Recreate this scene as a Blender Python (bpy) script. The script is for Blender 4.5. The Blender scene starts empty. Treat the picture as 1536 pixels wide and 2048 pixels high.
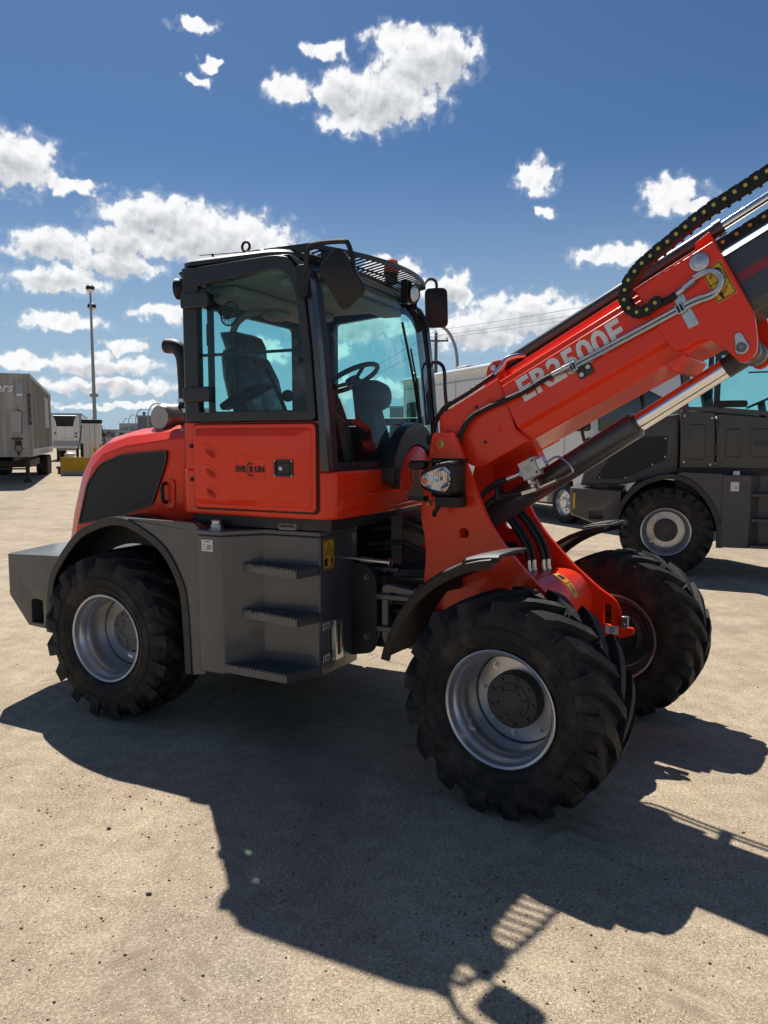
import bpy, bmesh, math, random
from mathutils import Vector, Matrix
R = math.radians
random.seed(7)
scene = bpy.context.scene
col = scene.collection

# ------------------------------------------------------------------ camera
cam_d = bpy.data.cameras.new('camera'); cam = bpy.data.objects.new('camera', cam_d); col.objects.link(cam)
cam.location = (0, 0, 1.83)
cam.rotation_euler = (math.pi / 2 - 0.095, 0, 0)
cam_d.sensor_fit = 'VERTICAL'; cam_d.sensor_height = 36.0
cam_d.lens = 36.0 * 1515 / 2048
cam_d.clip_start = 0.05; cam_d.clip_end = 6000
scene.camera = cam
scene.render.resolution_x, scene.render.resolution_y = 768, 1024

# ------------------------------------------------------------------ world: daylight sky with scattered cumulus
SUN_EL, SUN_AZ = 53.2, -18.3          # degrees; azimuth from +Y towards +X
w = bpy.data.worlds.new('World'); scene.world = w; w.use_nodes = True
nt = w.node_tree; nt.nodes.clear()
def N(t, typ, **kw):
    n = t.nodes.new(typ)
    for k, v in kw.items():
        if k == 'ins':
            for i, val in v.items():
                if isinstance(val, bpy.types.NodeSocket): t.links.new(val, n.inputs[i])
                else: n.inputs[i].default_value = val
        else: setattr(n, k, v)
    return n
def MA(t, op, a, b=None, c=None, clamp=False):
    n = t.nodes.new('ShaderNodeMath'); n.operation = op; n.use_clamp = clamp
    for i, v in enumerate((a, b, c)):
        if v is None: continue
        if isinstance(v, bpy.types.NodeSocket): t.links.new(v, n.inputs[i])
        else: n.inputs[i].default_value = v
    return n.outputs[0]
def VM(t, op, a, b=None, c=None, out=0):
    n = t.nodes.new('ShaderNodeVectorMath'); n.operation = op
    for i, v in enumerate((a, b, c)):
        if v is None: continue
        if isinstance(v, bpy.types.NodeSocket): t.links.new(v, n.inputs[i])
        else: n.inputs[i].default_value = v
    return n.outputs[out]
def SS(t, v, lo, hi, a=0.0, b=1.0):
    n = t.nodes.new('ShaderNodeMapRange'); n.interpolation_type = 'SMOOTHSTEP'
    t.links.new(v, n.inputs[0]); n.inputs[1].default_value = lo; n.inputs[2].default_value = hi
    n.inputs[3].default_value = a; n.inputs[4].default_value = b
    return n.outputs[0]
def MIXC(t, f, a, b, typ='MIX'):
    n = t.nodes.new('ShaderNodeMix'); n.data_type = 'RGBA'; n.blend_type = typ
    for i, v in ((0, f), (6, a), (7, b)):
        if isinstance(v, bpy.types.NodeSocket): t.links.new(v, n.inputs[i])
        else: n.inputs[i].default_value = v if i == 0 else (*v, 1)[:4]
    return n.outputs[2]
def NOISE(t, vec, scale, detail=6, rough=.55, dist=0.0, dim='3D', out=0):
    n = t.nodes.new('ShaderNodeTexNoise'); n.noise_dimensions = dim
    if vec is not None: t.links.new(vec, n.inputs['Vector'])
    n.inputs['Scale'].default_value = scale; n.inputs['Detail'].default_value = detail
    n.inputs['Roughness'].default_value = rough; n.inputs['Distortion'].default_value = dist
    return n.outputs[out]

sky = N(nt, 'ShaderNodeTexSky', sky_type='NISHITA', sun_disc=False, sun_elevation=R(SUN_EL), sun_rotation=R(SUN_AZ),
        altitude=600, air_density=1.0, dust_density=0.6, ozone_density=2.0)
tc = N(nt, 'ShaderNodeTexCoord').outputs['Generated']
sep = N(nt, 'ShaderNodeSeparateXYZ', ins={0: tc})
X, Y, Z = sep.outputs
az = MA(nt, 'MULTIPLY', MA(nt, 'ARCTAN2', X, Y), 57.2958)
el = MA(nt, 'MULTIPLY', MA(nt, 'ARCSINE', Z), 57.2958)
azel = N(nt, 'ShaderNodeCombineXYZ', ins={0: az, 1: el}).outputs[0]
warp1 = NOISE(nt, azel, .8, 2, .5, dim='2D', out=1)
p = VM(nt, 'ADD', azel, VM(nt, 'MULTIPLY', VM(nt, 'SUBTRACT', warp1, (.5, .5, .5)), (2.2, 1.3, 0)))
SKY_S = .07
BLOBS = [(2.95, 25.35, 3.75, 1.91), (0.07, 23.24, 4.32, 1.86), (-2.9, 23.5, 2.3, 1.6), (4.91, 25.58, 2.1, 1.45), (-6.9, 23.5, 1.9, 1.0), (-2.1, 21.76, 2.53, 0.9), (1.15, 26.62, 2.5, 0.94), (-4.3, 25.9, 1.4, 0.55),
         (-13.46, 26.65, 1.43, 0.47), (-12.15, 24.61, 0.9, 0.34), (-13.27, 23.73, 0.9, 0.40), (-25.26, 17.74, 3.1, 1.85), (-21.96, 16.62, 1.95, 0.62), (-15.98, 15.22, 4.4, 1.5), (-12.23, 14.0, 6.1, 2.1), (-18.37, 13.61, 2.6, 1.4),
         (-23.04, 12.9, 2.9, 1.1), (-19.08, 12.0, 3.4, 1.0), (-22.97, 10.75, 3.6, 0.9), (-22.76, 8.01, 2.9, 0.62), (10.95, 18.07, 1.6, 1.15), (11.73, 15.81, 0.7, 0.5), (20.2, 16.26, 2.0, 1.2), (21.8, 15.4, 1.7, 0.55),
         (16.2, 12.8, 3.0, 0.72), (10.7, 9.05, 4.7, 1.5), (7.09, 8.01, 4.1, 1.45), (4.6, 10.8, 2.3, 1.3), (0.63, 12.27, 2.2, 1.0), (-2.15, 8.77, 4.6, 1.75), (-4.02, 6.43, 1.9, 0.8), (-1.05, 3.71, 3.4, 0.95),
         (-8.6, 9.9, 3.2, 1.0), (-9.15, 6.54, 2.4, 0.95), (-20.3, 5.2, 4.4, 0.75), (-25.0, 5.3, 2.9, 0.65), (-18.54, 6.5, 1.4, 0.6), (-15.82, 8.96, 2.4, 0.65), (-19.5, 3.75, 5.6, 0.55), (-19.5, 2.4, 5.0, 0.28), (8.99, 2.93, 3.4, 0.75)]
body = under = None
for a, e, ra, re in BLOBS:
    sv = VM(nt, 'MULTIPLY_ADD', p, (1 / ra, 1 / re, 0), (-a / ra, -e / re, 0))
    L = VM(nt, 'LENGTH', sv, out=1)
    body = L if body is None else MA(nt, 'MINIMUM', body, L)
    if ra * re > 2.6:                                       # thick clouds: grey towards the lower middle
        low = MA(nt, 'SUBTRACT', 1.0, VM(nt, 'LENGTH', VM(nt, 'ADD', sv, (0, .45, 0)), out=1))
        under = low if under is None else MA(nt, 'MAXIMUM', under, low)
body = MA(nt, 'SUBTRACT', 1.0, body)
# scattered cumulus goes on outside the view, its unseen cover thinned to lower ambient light
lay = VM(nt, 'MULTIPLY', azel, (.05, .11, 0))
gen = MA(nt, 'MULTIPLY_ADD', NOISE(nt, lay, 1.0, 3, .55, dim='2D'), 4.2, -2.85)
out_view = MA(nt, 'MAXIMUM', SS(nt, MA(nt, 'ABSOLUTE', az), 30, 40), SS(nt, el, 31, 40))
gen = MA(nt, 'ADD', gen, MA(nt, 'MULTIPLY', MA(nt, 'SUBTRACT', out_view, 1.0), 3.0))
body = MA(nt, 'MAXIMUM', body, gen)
fine = NOISE(nt, azel, .95, 7, .56, dim='2D')
d = MA(nt, 'MULTIPLY_ADD', MA(nt, 'SUBTRACT', fine, .5), 1.40, MA(nt, 'MULTIPLY', body, 1.25))
d = MA(nt, 'ADD', d, .05)
alpha = SS(nt, d, -.04, .40)
alpha = MA(nt, 'MAXIMUM', alpha, SS(nt, d, -.30, .10, 0, .14))                # thin veil round the edges
alpha = MA(nt, 'MULTIPLY', alpha, SS(nt, el, 0.0, 3.0, .45, 1.0))
# light comes from above and behind: bright rims, grey thick undersides
fine_up = NOISE(nt, VM(nt, 'ADD', azel, (-.20, .45, 0)), .95, 3, .54, dim='2D')
lit = MA(nt, 'SUBTRACT', fine, fine_up)
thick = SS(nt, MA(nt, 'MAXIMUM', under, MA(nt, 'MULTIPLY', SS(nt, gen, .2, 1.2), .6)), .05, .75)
shade = MA(nt, 'SUBTRACT', MA(nt, 'MULTIPLY_ADD', thick, .56, .03), MA(nt, 'MULTIPLY', lit, .8), clamp=True)
ccol = MIXC(nt, shade, (.78, .79, .80), (.32, .34, .385))
skyc = MIXC(nt, 1.0, sky.outputs[0], (SKY_S * .42, SKY_S * .60, SKY_S * .775), 'MULTIPLY')
skyc = MIXC(nt, SS(nt, el, 21, 0, 0, .82), skyc, (.335, .45, .555))
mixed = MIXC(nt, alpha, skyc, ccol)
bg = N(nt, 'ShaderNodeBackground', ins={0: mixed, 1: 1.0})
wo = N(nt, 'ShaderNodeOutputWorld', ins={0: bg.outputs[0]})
w.cycles.sampling_method = 'NONE'

# ------------------------------------------------------------------ sun, exposure
sd = bpy.data.lights.new('sun', 'SUN'); sd.energy = 5.0; sd.angle = R(.53); sd.color = (1.0, .955, .88)
sun = bpy.data.objects.new('sun', sd); col.objects.link(sun)
sdir = Vector((math.sin(R(SUN_AZ)) * math.cos(R(SUN_EL)), math.cos(R(SUN_AZ)) * math.cos(R(SUN_EL)), math.sin(R(SUN_EL))))
sun.rotation_euler = sdir.to_track_quat('Z', 'Y').to_euler(); sun.location = (0, 0, 30)
vs = scene.view_settings; vs.view_transform = 'Standard'; vs.look = 'None'; vs.exposure = 0.3; vs.gamma = 1.0
vs.use_curve_mapping = False
cy = scene.cycles; cy.use_denoising = True; cy.use_adaptive_sampling = True; cy.adaptive_threshold = .02; cy.max_bounces = 7; cy.diffuse_bounces = 3; cy.glossy_bounces = 4; cy.transmission_bounces = 4; cy.transparent_max_bounces = 16; cy.caustics_reflective = False; cy.caustics_refractive = False

# ------------------------------------------------------------------ materials
MATS = {}
def newmat(name):
    m = bpy.data.materials.new(name); m.use_nodes = True; t = m.node_tree; t.nodes.clear()
    o = t.nodes.new('ShaderNodeOutputMaterial'); b = t.nodes.new('ShaderNodeBsdfPrincipled'); t.links.new(b.outputs[0], o.inputs[0])
    MATS[name] = m
    return m, t, b, o
def OBJC(t): return N(t, 'ShaderNodeTexCoord').outputs['Object']
def simple(name, c, rough=.5, metal=0.0, coat=0.0, var=.12, scale=6, bump=0.0, bscale=60, spec=.5, dust=0.0, dustc=(.33, .27, .19), scuff=0.0):
    m, t, b, o = newmat(name); oc = OBJC(t)
    n = NOISE(t, oc, scale, 5, .6)
    c2 = tuple(x * (1 - var) for x in c); c1 = tuple(min(1, x * (1 + var)) for x in c)
    cc = MIXC(t, n, c2, c1)
    if scuff:
        sn = NOISE(t, VM(t, 'MULTIPLY', oc, (2.0, 2.0, 16.0)), 5.0, 4, .7, 1.5); sm = MA(t, 'MULTIPLY', SS(t, sn, .64, .70), MA(t, 'MULTIPLY', SS(t, NOISE(t, oc, 2.3, 3), .46, .62), scuff))
        cc = MIXC(t, sm, cc, (.22, .21, .20))
    if dust:
        dn = MA(t, 'MULTIPLY', SS(t, NOISE(t, oc, scale * .7 + 1, 8, .68), .42, .75), dust)
        cc = MIXC(t, dn, cc, dustc)
        t.links.new(MA(t, 'MULTIPLY_ADD', dn, .5, rough, clamp=True), b.inputs['Roughness'])
    else:
        t.links.new(MA(t, 'MULTIPLY_ADD', MA(t, 'SUBTRACT', n, .5), .12, rough, clamp=True), b.inputs['Roughness'])
    t.links.new(cc, b.inputs['Base Color'])
    b.inputs['Metallic'].default_value = metal; b.inputs['Coat Weight'].default_value = coat; b.inputs['Coat Roughness'].default_value = .06
    b.inputs['Specular IOR Level'].default_value = spec
    if bump:
        bn = N(t, 'ShaderNodeBump', ins={0: bump, 1: .01, 'Height': NOISE(t, oc, bscale, 4, .6)})
        t.links.new(bn.outputs[0], b.inputs['Normal'])
    return m
RED = simple('red_paint', (.90, .042, .007), .33, coat=.30, var=.06, scale=3, bump=.03, bscale=14, dust=.05, spec=.3)
GREY = simple('graphite_paint', (.074, .077, .082), .34, coat=.5, var=.08, scale=3, bump=.03, bscale=50, dust=.16, scuff=.30)
DGREY = simple('black_paint', (.012, .013, .016), .42, coat=.15, var=.15, dust=.04)
FRAME = simple('dark_frame', (.013, .013, .014), .5, var=.2, dust=.10)
BLACK = simple('black_plastic', (.007, .007, .008), .55, var=.2, bump=.05, bscale=200)
RUB = simple('tyre_rubber', (.010, .010, .011), .70, var=.25, scale=9, bump=.25, bscale=70, dust=.18, spec=.35)
HOSE = simple('hose_rubber', (.012, .012, .013), .55, var=.2, bump=.6, bscale=120)
SILV = simple('silver_rim_paint', (.52, .53, .55), .30, metal=.75, var=.06, scale=4, dust=.04)
HUB = simple('hub_paint', (.035, .036, .038), .5, var=.2, dust=.12)
HUBG = simple('hub_grey_paint', (.14, .145, .15), .45, metal=.4, var=.15)
STEEL = simple('zinc_steel', (.55, .56, .57), .30, metal=.95, var=.15, scale=12)
PILLAR = simple('pillar_black_paint', (.026, .027, .032), .28, coat=.5, var=.1, dust=.03)
ALLOY = simple('polished_alloy', (.62, .62, .64), .26, metal=.9, var=.1)
CHROME = simple('chrome', (.85, .86, .88), .06, metal=1.0, var=.02)
BOOMG = simple('boom_grey_paint', (.045, .048, .056), .33, coat=.4, var=.08, dust=.04)
STRIPE = simple('stripe_red', (.25, .012, .022), .4, coat=.3, var=.05)
YEL = simple('sticker_yellow', (.72, .42, .02), .4, var=.04)
WHITE = simple('sticker_white', (.72, .72, .72), .4, var=.03)
LET = simple('letter_grey', (.84, .85, .87), .4, var=.02)
INK = simple('black_ink', (.008, .008, .008), .5, var=.02)
YDOT = simple('yellow_dot', (.60, .48, .06), .45, var=.05)
ODOT = simple('orange_dot', (.75, .30, .05), .45, var=.05)
ORANGE = simple('amber_plastic', (.85, .16, .01), .2, coat=.5, var=.05)
def seatmat():
    m, t, b, o = newmat('seat_plastic_film'); oc = OBJC(t)
    fold = NOISE(t, VM(t, 'MULTIPLY', oc, (9, 9, 1.6)), 3.0, 5, .6, 1.2)
    t.links.new(MIXC(t, SS(t, fold, .35, .7), (.022, .027, .03), (.075, .088, .092)), b.inputs['Base Color'])
    b.inputs['Roughness'].default_value = .22; b.inputs['Coat Weight'].default_value = .5
    bn = N(t, 'ShaderNodeBump', ins={0: .8, 1: .02, 'Height': fold}); t.links.new(bn.outputs[0], b.inputs['Normal'])
    return m
SEATM = seatmat()
LINER = simple('headliner', (.24, .24, .22), .9, var=.06)
EXH = simple('exhaust_black', (.016, .015, .015), .55, var=.2)
MUFF = simple('muffler_aluminised', (.36, .34, .32), .38, metal=.7, var=.2, scale=9)
OLIVE = simple('olive_bracket', (.06, .055, .035), .6, var=.1)
BRASS = simple('brass', (.45, .30, .10), .4, metal=.8, var=.3, scale=30)
CREAM = simple('valve_block', (.50, .50, .46), .4, metal=.5, var=.05)
LOAD2 = simple('dark_olive_paint', (.048, .047, .038), .42, coat=.3, var=.1, scale=2, dust=.08)
LOAD2G = simple('dark_grey_paint', (.055, .057, .058), .45, coat=.2, var=.1, scale=2, dust=.08)
RVW = simple('rv_white', (.76, .75, .73), .4, coat=.3, var=.04, scale=1.5, dust=.05)
RVG = simple('rv_trim_grey', (.36, .36, .36), .5, var=.08)
DARKGL = simple('dark_glass', (.010, .014, .020), .06, var=.1, spec=.9)
YBAR = simple('yellow_barrier_paint', (.55, .33, .02), .6, var=.12, dust=.25, dustc=(.16, .13, .1))
GALV = simple('galvanised', (.30, .31, .33), .5, metal=.5, var=.12)
WOODP = simple('pole_wood', (.12, .10, .08), .9, var=.2)
BWHITE = simple('building_white', (.52, .53, .55), .8, var=.08)
BGREY = simple('building_grey', (.16, .17, .18), .8, var=.12)
LIME = simple('hi_vis_lime', (.30, .62, .02), .7, var=.1)
GREEN = simple('exit_green', (.01, .22, .13), .5, var=.03)
CARM = [simple('car_paint_%d' % i, c, .3, coat=.6, var=.03) for i, c in enumerate([(.03, .03, .035), (.10, .11, .12), (.40, .40, .41), (.20, .03, .03), (.05, .08, .14)])]

def glass(name, tint, rough=0.0, fac=.10):
    m, t, b, o = newmat(name); t.nodes.remove(b)
    tr = N(t, 'ShaderNodeBsdfTransparent', ins={0: (*tint, 1)})
    gl = N(t, 'ShaderNodeBsdfGlossy', ins={0: (.9, .95, 1, 1), 1: rough})
    fr = N(t, 'ShaderNodeFresnel', ins={0: 1.45})
    streak = NOISE(t, VM(t, 'MULTIPLY', OBJC(t), (9, 9, 1.2)), 2.0, 6, .6)
    df = N(t, 'ShaderNodeBsdfDiffuse', ins={0: (.6, .65, .62, 1)})
    bk = MA(t, 'SUBTRACT', 1.0, N(t, 'ShaderNodeNewGeometry').outputs['Backfacing'])
    mx = N(t, 'ShaderNodeMixShader', ins={0: MA(t, 'MULTIPLY', MA(t, 'MULTIPLY', fr.outputs[0], bk), .8), 1: tr.outputs[0], 2: gl.outputs[0]})
    mx2 = N(t, 'ShaderNodeMixShader', ins={0: SS(t, streak, .5, .85, 0, .015), 1: mx.outputs[0], 2: df.outputs[0]})
    t.links.new(mx2.outputs[0], o.inputs[0])
    return m
GLASS = glass('tinted_cab_glass', (.80, .965, .95))
CLEAR = glass('clear_lens', (.95, .95, .95))

def meshmat():
    m, t, b, o = newmat('perforated_grille'); oc = OBJC(t)
    v = N(t, 'ShaderNodeTexVoronoi', feature='F1'); v.inputs['Scale'].default_value = 75; v.inputs['Randomness'].default_value = .0
    t.links.new(VM(t, 'MULTIPLY', oc, (1, 0, 1)), v.inputs['Vector'])
    hole = SS(t, v.outputs['Distance'], .34, .42)
    t.links.new(MIXC(t, hole, (.0025, .0025, .003), (.030, .031, .034)), b.inputs['Base Color']); b.inputs['Roughness'].default_value = .55
    bn = N(t, 'ShaderNodeBump', ins={0: .6, 1: .01, 'Height': hole}); t.links.new(bn.outputs[0], b.inputs['Normal'])
    return m
MESHM = meshmat()
def lensmat():
    m, t, b, o = newmat('lamp_reflector'); oc = OBJC(t)
    wv = N(t, 'ShaderNodeTexWave'); wv.inputs['Scale'].default_value = 26; wv.inputs['Distortion'].default_value = .6
    t.links.new(oc, wv.inputs['Vector'])
    b.inputs['Base Color'].default_value = (.42, .43, .45, 1); b.inputs['Metallic'].default_value = 1; b.inputs['Roughness'].default_value = .08
    b.inputs['Coat Weight'].default_value = 1
    bn = N(t, 'ShaderNodeBump', ins={0: .5, 1: .01, 'Height': MA(t, 'ADD', MA(t, 'MULTIPLY', wv.outputs[1], .15), MA(t, 'MULTIPLY', NOISE(t, oc, 13, 1), 6.0))}); t.links.new(bn.outputs[0], b.inputs['Normal'])
    return m
LENS = lensmat()

def groundmat():
    m, t, b, o = newmat('worn_gravel_pavement'); oc = OBJC(t)
    big = NOISE(t, oc, .35, 4, .6, dim='2D'); mid = NOISE(t, oc, 2.2, 5, .65, dim='2D'); fin = NOISE(t, oc, 70, 4, .72, dim='2D')
    v = N(t, 'ShaderNodeTexVoronoi', feature='F1', voronoi_dimensions='2D'); v.inputs['Scale'].default_value = 105; t.links.new(VM(t, 'ADD', oc, VM(t, 'MULTIPLY', NOISE(t, oc, 30, 1, .6, dim='2D', out=1), (.012, .012, 0))), v.inputs['Vector'])
    v2 = N(t, 'ShaderNodeTexVoronoi', feature='F1', voronoi_dimensions='2D'); v2.inputs['Scale'].default_value = 135; t.links.new(oc, v2.inputs['Vector'])
    base = MIXC(t, SS(t, mid, .3, .72), (.395, .308, .212), (.515, .415, .292))
    base = MIXC(t, MA(t, 'MULTIPLY', SS(t, big, .48, .70), .65), base, (.30, .25, .20))
    base = MIXC(t, MA(t, 'MULTIPLY', SS(t, NOISE(t, oc, .9, 4, .6, dim='2D'), .58, .70), .5), base, (.38, .27, .185))
    sepv = N(t, 'ShaderNodeSeparateColor', ins={0: v.outputs['Color']}).outputs
    stone = MIXC(t, sepv[0], (.30, .25, .19), (.68, .60, .48))
    base = MIXC(t, MA(t, 'MULTIPLY', SS(t, v.outputs['Distance'], .50, .25), SS(t, sepv[1], .35, .6, 0, .75)), base, stone)
    grain = MIXC(t, SS(t, fin, .35, .68), (.74, .73, .71), (1.14, 1.14, 1.14))
    base = MIXC(t, 1.0, base, grain, 'MULTIPLY')
    pits = MA(t, 'MULTIPLY', SS(t, v2.outputs['Distance'], .33, .18), SS(t, NOISE(t, oc, 9, 3, dim='2D'), .42, .60))
    base = MIXC(t, MA(t, 'MULTIPLY', pits, .70), base, (.13, .10, .072))
    # tyre-track bands running away towards the trailers
    tr = VM(t, 'DOT_PRODUCT', oc, (.93, .36, 0), out=1)
    band = SS(t, MA(t, 'SINE', MA(t, 'MULTIPLY', tr, 2.1)), .55, .95)
    far = SS(t, VM(t, 'LENGTH', oc, out=1), 7, 16)
    base = MIXC(t, MA(t, 'MULTIPLY', MA(t, 'MULTIPLY', band, far), MA(t, 'MULTIPLY', mid, .45)), base, (.26, .215, .17))
    # tread prints left by wheels, and a few old stains
    sx = N(t, 'ShaderNodeSeparateXYZ', ins={0: oc}).outputs
    trk = None
    for x0, sl in ((-.86, .03), (1.02, -.05), (-3.1, .12), (3.3, .10)):
        u = MA(t, 'ABSOLUTE', MA(t, 'SUBTRACT', MA(t, 'MULTIPLY_ADD', sx[1], -sl, sx[0]), x0))
        bars = SS(t, MA(t, 'SINE', MA(t, 'ADD', MA(t, 'MULTIPLY', sx[1], 46.0), MA(t, 'MULTIPLY', u, 40.0))), -.2, .6)
        mk = MA(t, 'MULTIPLY', SS(t, u, .22, .15), MA(t, 'MULTIPLY_ADD', bars, .65, .35))
        trk = mk if trk is None else MA(t, 'MAXIMUM', trk, mk)
    trk = MA(t, 'MULTIPLY', trk, SS(t, mid, .42, .62))
    base = MIXC(t, MA(t, 'MULTIPLY', trk, .68), base, (.25, .19, .135))
    stain = SS(t, NOISE(t, oc, .62, 3, .5, dim='2D'), .60, .70)
    base = MIXC(t, MA(t, 'MULTIPLY', stain, .40), base, (.16, .125, .095))
    # hairline cracks
    wv = VM(t, 'ADD', oc, VM(t, 'MULTIPLY', NOISE(t, oc, 1.3, 4, .65, dim='2D', out=1), (.9, .9, 0)))
    cr = N(t, 'ShaderNodeTexVoronoi', feature='DISTANCE_TO_EDGE', voronoi_dimensions='2D'); cr.inputs['Scale'].default_value = .28; t.links.new(wv, cr.inputs['Vector'])
    crack = MA(t, 'MULTIPLY', SS(t, cr.outputs['Distance'], .0035, .0012), SS(t, NOISE(t, oc, .5, 2, dim='2D'), .5, .56))
    base = MIXC(t, MA(t, 'MULTIPLY', crack, .8), base, (.06, .05, .04))
    t.links.new(base, b.inputs['Base Color'])
    b.inputs['Roughness'].default_value = .92; b.inputs['Specular IOR Level'].default_value = .25
    h = MA(t, 'ADD', MA(t, 'MULTIPLY', SS(t, v.outputs['Distance'], .6, .1), MA(t, 'MULTIPLY', sepv[2], .9)), MA(t, 'MULTIPLY', fin, .8))
    h = MA(t, 'SUBTRACT', h, MA(t, 'MULTIPLY', pits, .6))
    bn = N(t, 'ShaderNodeBump', ins={0: .40, 1: .006, 'Height': MA(t, 'SUBTRACT', h, MA(t, 'MULTIPLY', trk, .8))})
    t.links.new(bn.outputs[0], b.inputs['Normal'])
    return m
GROUND = groundmat()
def trailermat():
    m, t, b, o = newmat('weathered_trailer_skin'); oc = OBJC(t)
    streak = NOISE(t, VM(t, 'MULTIPLY', oc, (3.0, 3.0, .25)), 1.6, 8, .65)
    c = MIXC(t, SS(t, streak, .3, .75), (.255, .235, .205), (.42, .40, .36))
    c = MIXC(t, MA(t, 'MULTIPLY', SS(t, NOISE(t, oc, 1.2, 8, .7), .5, .75), .5), c, (.20, .17, .135))
    t.links.new(c, b.inputs['Base Color']); b.inputs['Roughness'].default_value = .6
    return m
TRAIL = trailermat()
STONE = simple('loose_stone', (.12, .10, .085), .9, var=.5, scale=40)

# ------------------------------------------------------------------ geometry helpers
class G:
    def __init__(s): s.v = []; s.f = []; s.mi = []; s.cur = 0
    def add(s, vs_, fs):
        o = len(s.v); s.v += [tuple(q) for q in vs_]
        for f in fs: s.f.append([o + i for i in f]); s.mi.append(s.cur)
        return s
    def mat(s, i): s.cur = i; return s
    def box(s, x0, x1, y0, y1, z0, z1, M=None):
        vv = [(x, y, z) for x in (x0, x1) for y in (y0, y1) for z in (z0, z1)]
        if M: vv = [tuple(M @ Vector(q)) for q in vv]
        return s.add(vv, [(0, 1, 3, 2), (4, 6, 7, 5), (0, 4, 5, 1), (2, 3, 7, 6), (0, 2, 6, 4), (1, 5, 7, 3)])
    @staticmethod
    def _p(ax, q, c):
        return (q[0], c, q[1]) if ax == 'y' else (c, q[0], q[1]) if ax == 'x' else (q[0], q[1], c)
    def prism(s, poly, c0, c1, ax='y'):
        n = len(poly)
        return s.add([s._p(ax, q, c0) for q in poly] + [s._p(ax, q, c1) for q in poly],
                     [list(range(n)), list(range(2 * n - 1, n - 1, -1))] + [(i, (i + 1) % n, n + (i + 1) % n, n + i) for i in range(n)])
    def ring(s, outer, inner, c0, c1, ax='y'):
        n = len(outer)
        vv = [s._p(ax, q, c) for c in (c0, c1) for L in (outer, inner) for q in L]
        fs = []
        for i in range(n):
            j = (i + 1) % n
            fs += [(i, j, n + j, n + i), (2 * n + i, 3 * n + i, 3 * n + j, 2 * n + j), (i, 2 * n + i, 2 * n + j, j), (n + i, n + j, 3 * n + j, 3 * n + i)]
        return s.add(vv, fs)
    def loft(s, loops, cap=True, closed=False):
        n = len(loops[0]); vv = [q for L in loops for q in L]; fs = []
        K = len(loops)
        for k in range(K if closed else K - 1):
            a, b2 = k * n, ((k + 1) % K) * n
            fs += [(a + i, a + (i + 1) % n, b2 + (i + 1) % n, b2 + i) for i in range(n)]
        if cap and not closed: fs += [list(range(n)), list(range((K - 1) * n, K * n))]
        return s.add(vv, fs)
    def grid(s, rows):
        n = len(rows[0]); fs = []
        for k in range(len(rows) - 1):
            fs += [(k * n + i, k * n + i + 1, (k + 1) * n + i + 1, (k + 1) * n + i) for i in range(n - 1)]
        return s.add([q for r in rows for q in r], fs)
    def tube(s, path, r, n=10, cap=True, sx=1.0):
        P = [Vector(q) for q in path]; K = len(P)
        rr = r if isinstance(r, (list, tuple)) else [r] * K
        T = [(P[min(i + 1, K - 1)] - P[max(i - 1, 0)]).normalized() for i in range(K)]
        up = Vector((0, 0, 1)) if abs(T[0].z) < .9 else Vector((1, 0, 0))
        nrm = (up - T[0] * up.dot(T[0])).normalized(); loops = []
        for i in range(K):
            nrm = (nrm - T[i] * nrm.dot(T[i])).normalized(); bi = T[i].cross(nrm)
            loops.append([tuple(P[i] + (nrm * math.cos(2 * math.pi * k / n) + bi * math.sin(2 * math.pi * k / n) * sx) * rr[i]) for k in range(n)])
        return s.loft(loops, cap)
    def lathe(s, prof, o=(0, 0, 0), axis=(0, -1, 0), n=32, cap=False, phase=0.0):
        o = Vector(o); a = Vector(axis).normalized()
        u = Vector((0, 0, 1)) if abs(a.z) < .9 else Vector((1, 0, 0)); u = (u - a * u.dot(a)).normalized(); w2 = a.cross(u)
        loops = [[tuple(o + a * q[0] + (u * math.cos(2 * math.pi * k / n + phase) + w2 * math.sin(2 * math.pi * k / n + phase)) * q[1]) for k in range(n)] for q in prof]
        return s.loft(loops, cap)
    def cyl(s, o, axis, h, r, n=20): return s.lathe([(0, r), (h, r)], o, axis, n, True)
    def bolt(s, o, axis, h=.012, r=.012): return s.lathe([(0, r), (h, r)], o, axis, 6, True)
    def ell(s, c, r, nu=14, nv=8, M=None):
        loops = []
        for j in range(nv + 1):
            t = math.pi * (.03 + .94 * j / nv)
            L = []
            for i in range(nu):
                q = Vector((r[0] * math.sin(t) * math.cos(2 * math.pi * i / nu), r[1] * math.sin(t) * math.sin(2 * math.pi * i / nu), r[2] * math.cos(t)))
                if M: q = M @ q
                L.append(tuple(Vector(c) + q))
            loops.append(L)
        return s.loft(loops, True)
def rp(poly, r, n=3):
    out = []; K = len(poly)
    for i in range(K):
        a, b2, c = Vector(poly[i - 1]), Vector(poly[i]), Vector(poly[(i + 1) % K])
        ri = r[i] if isinstance(r, (list, tuple)) else r
        d1, d2 = (a - b2), (c - b2); l = min(ri, d1.length * .45, d2.length * .45)
        if l < 1e-5: out.append(tuple(b2)); continue
        p1, p2 = b2 + d1.normalized() * l, b2 + d2.normalized() * l
        for k in range(n + 1):
            t = k / n; out.append(tuple(p1 * (1 - t) ** 2 + b2 * 2 * t * (1 - t) + p2 * t * t))
    return out
def rect(a0, a1, b0, b1, r=0, n=3):
    q = [(a0, b0), (a1, b0), (a1, b1), (a0, b1)]
    return rp(q, r, n) if r else q
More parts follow.
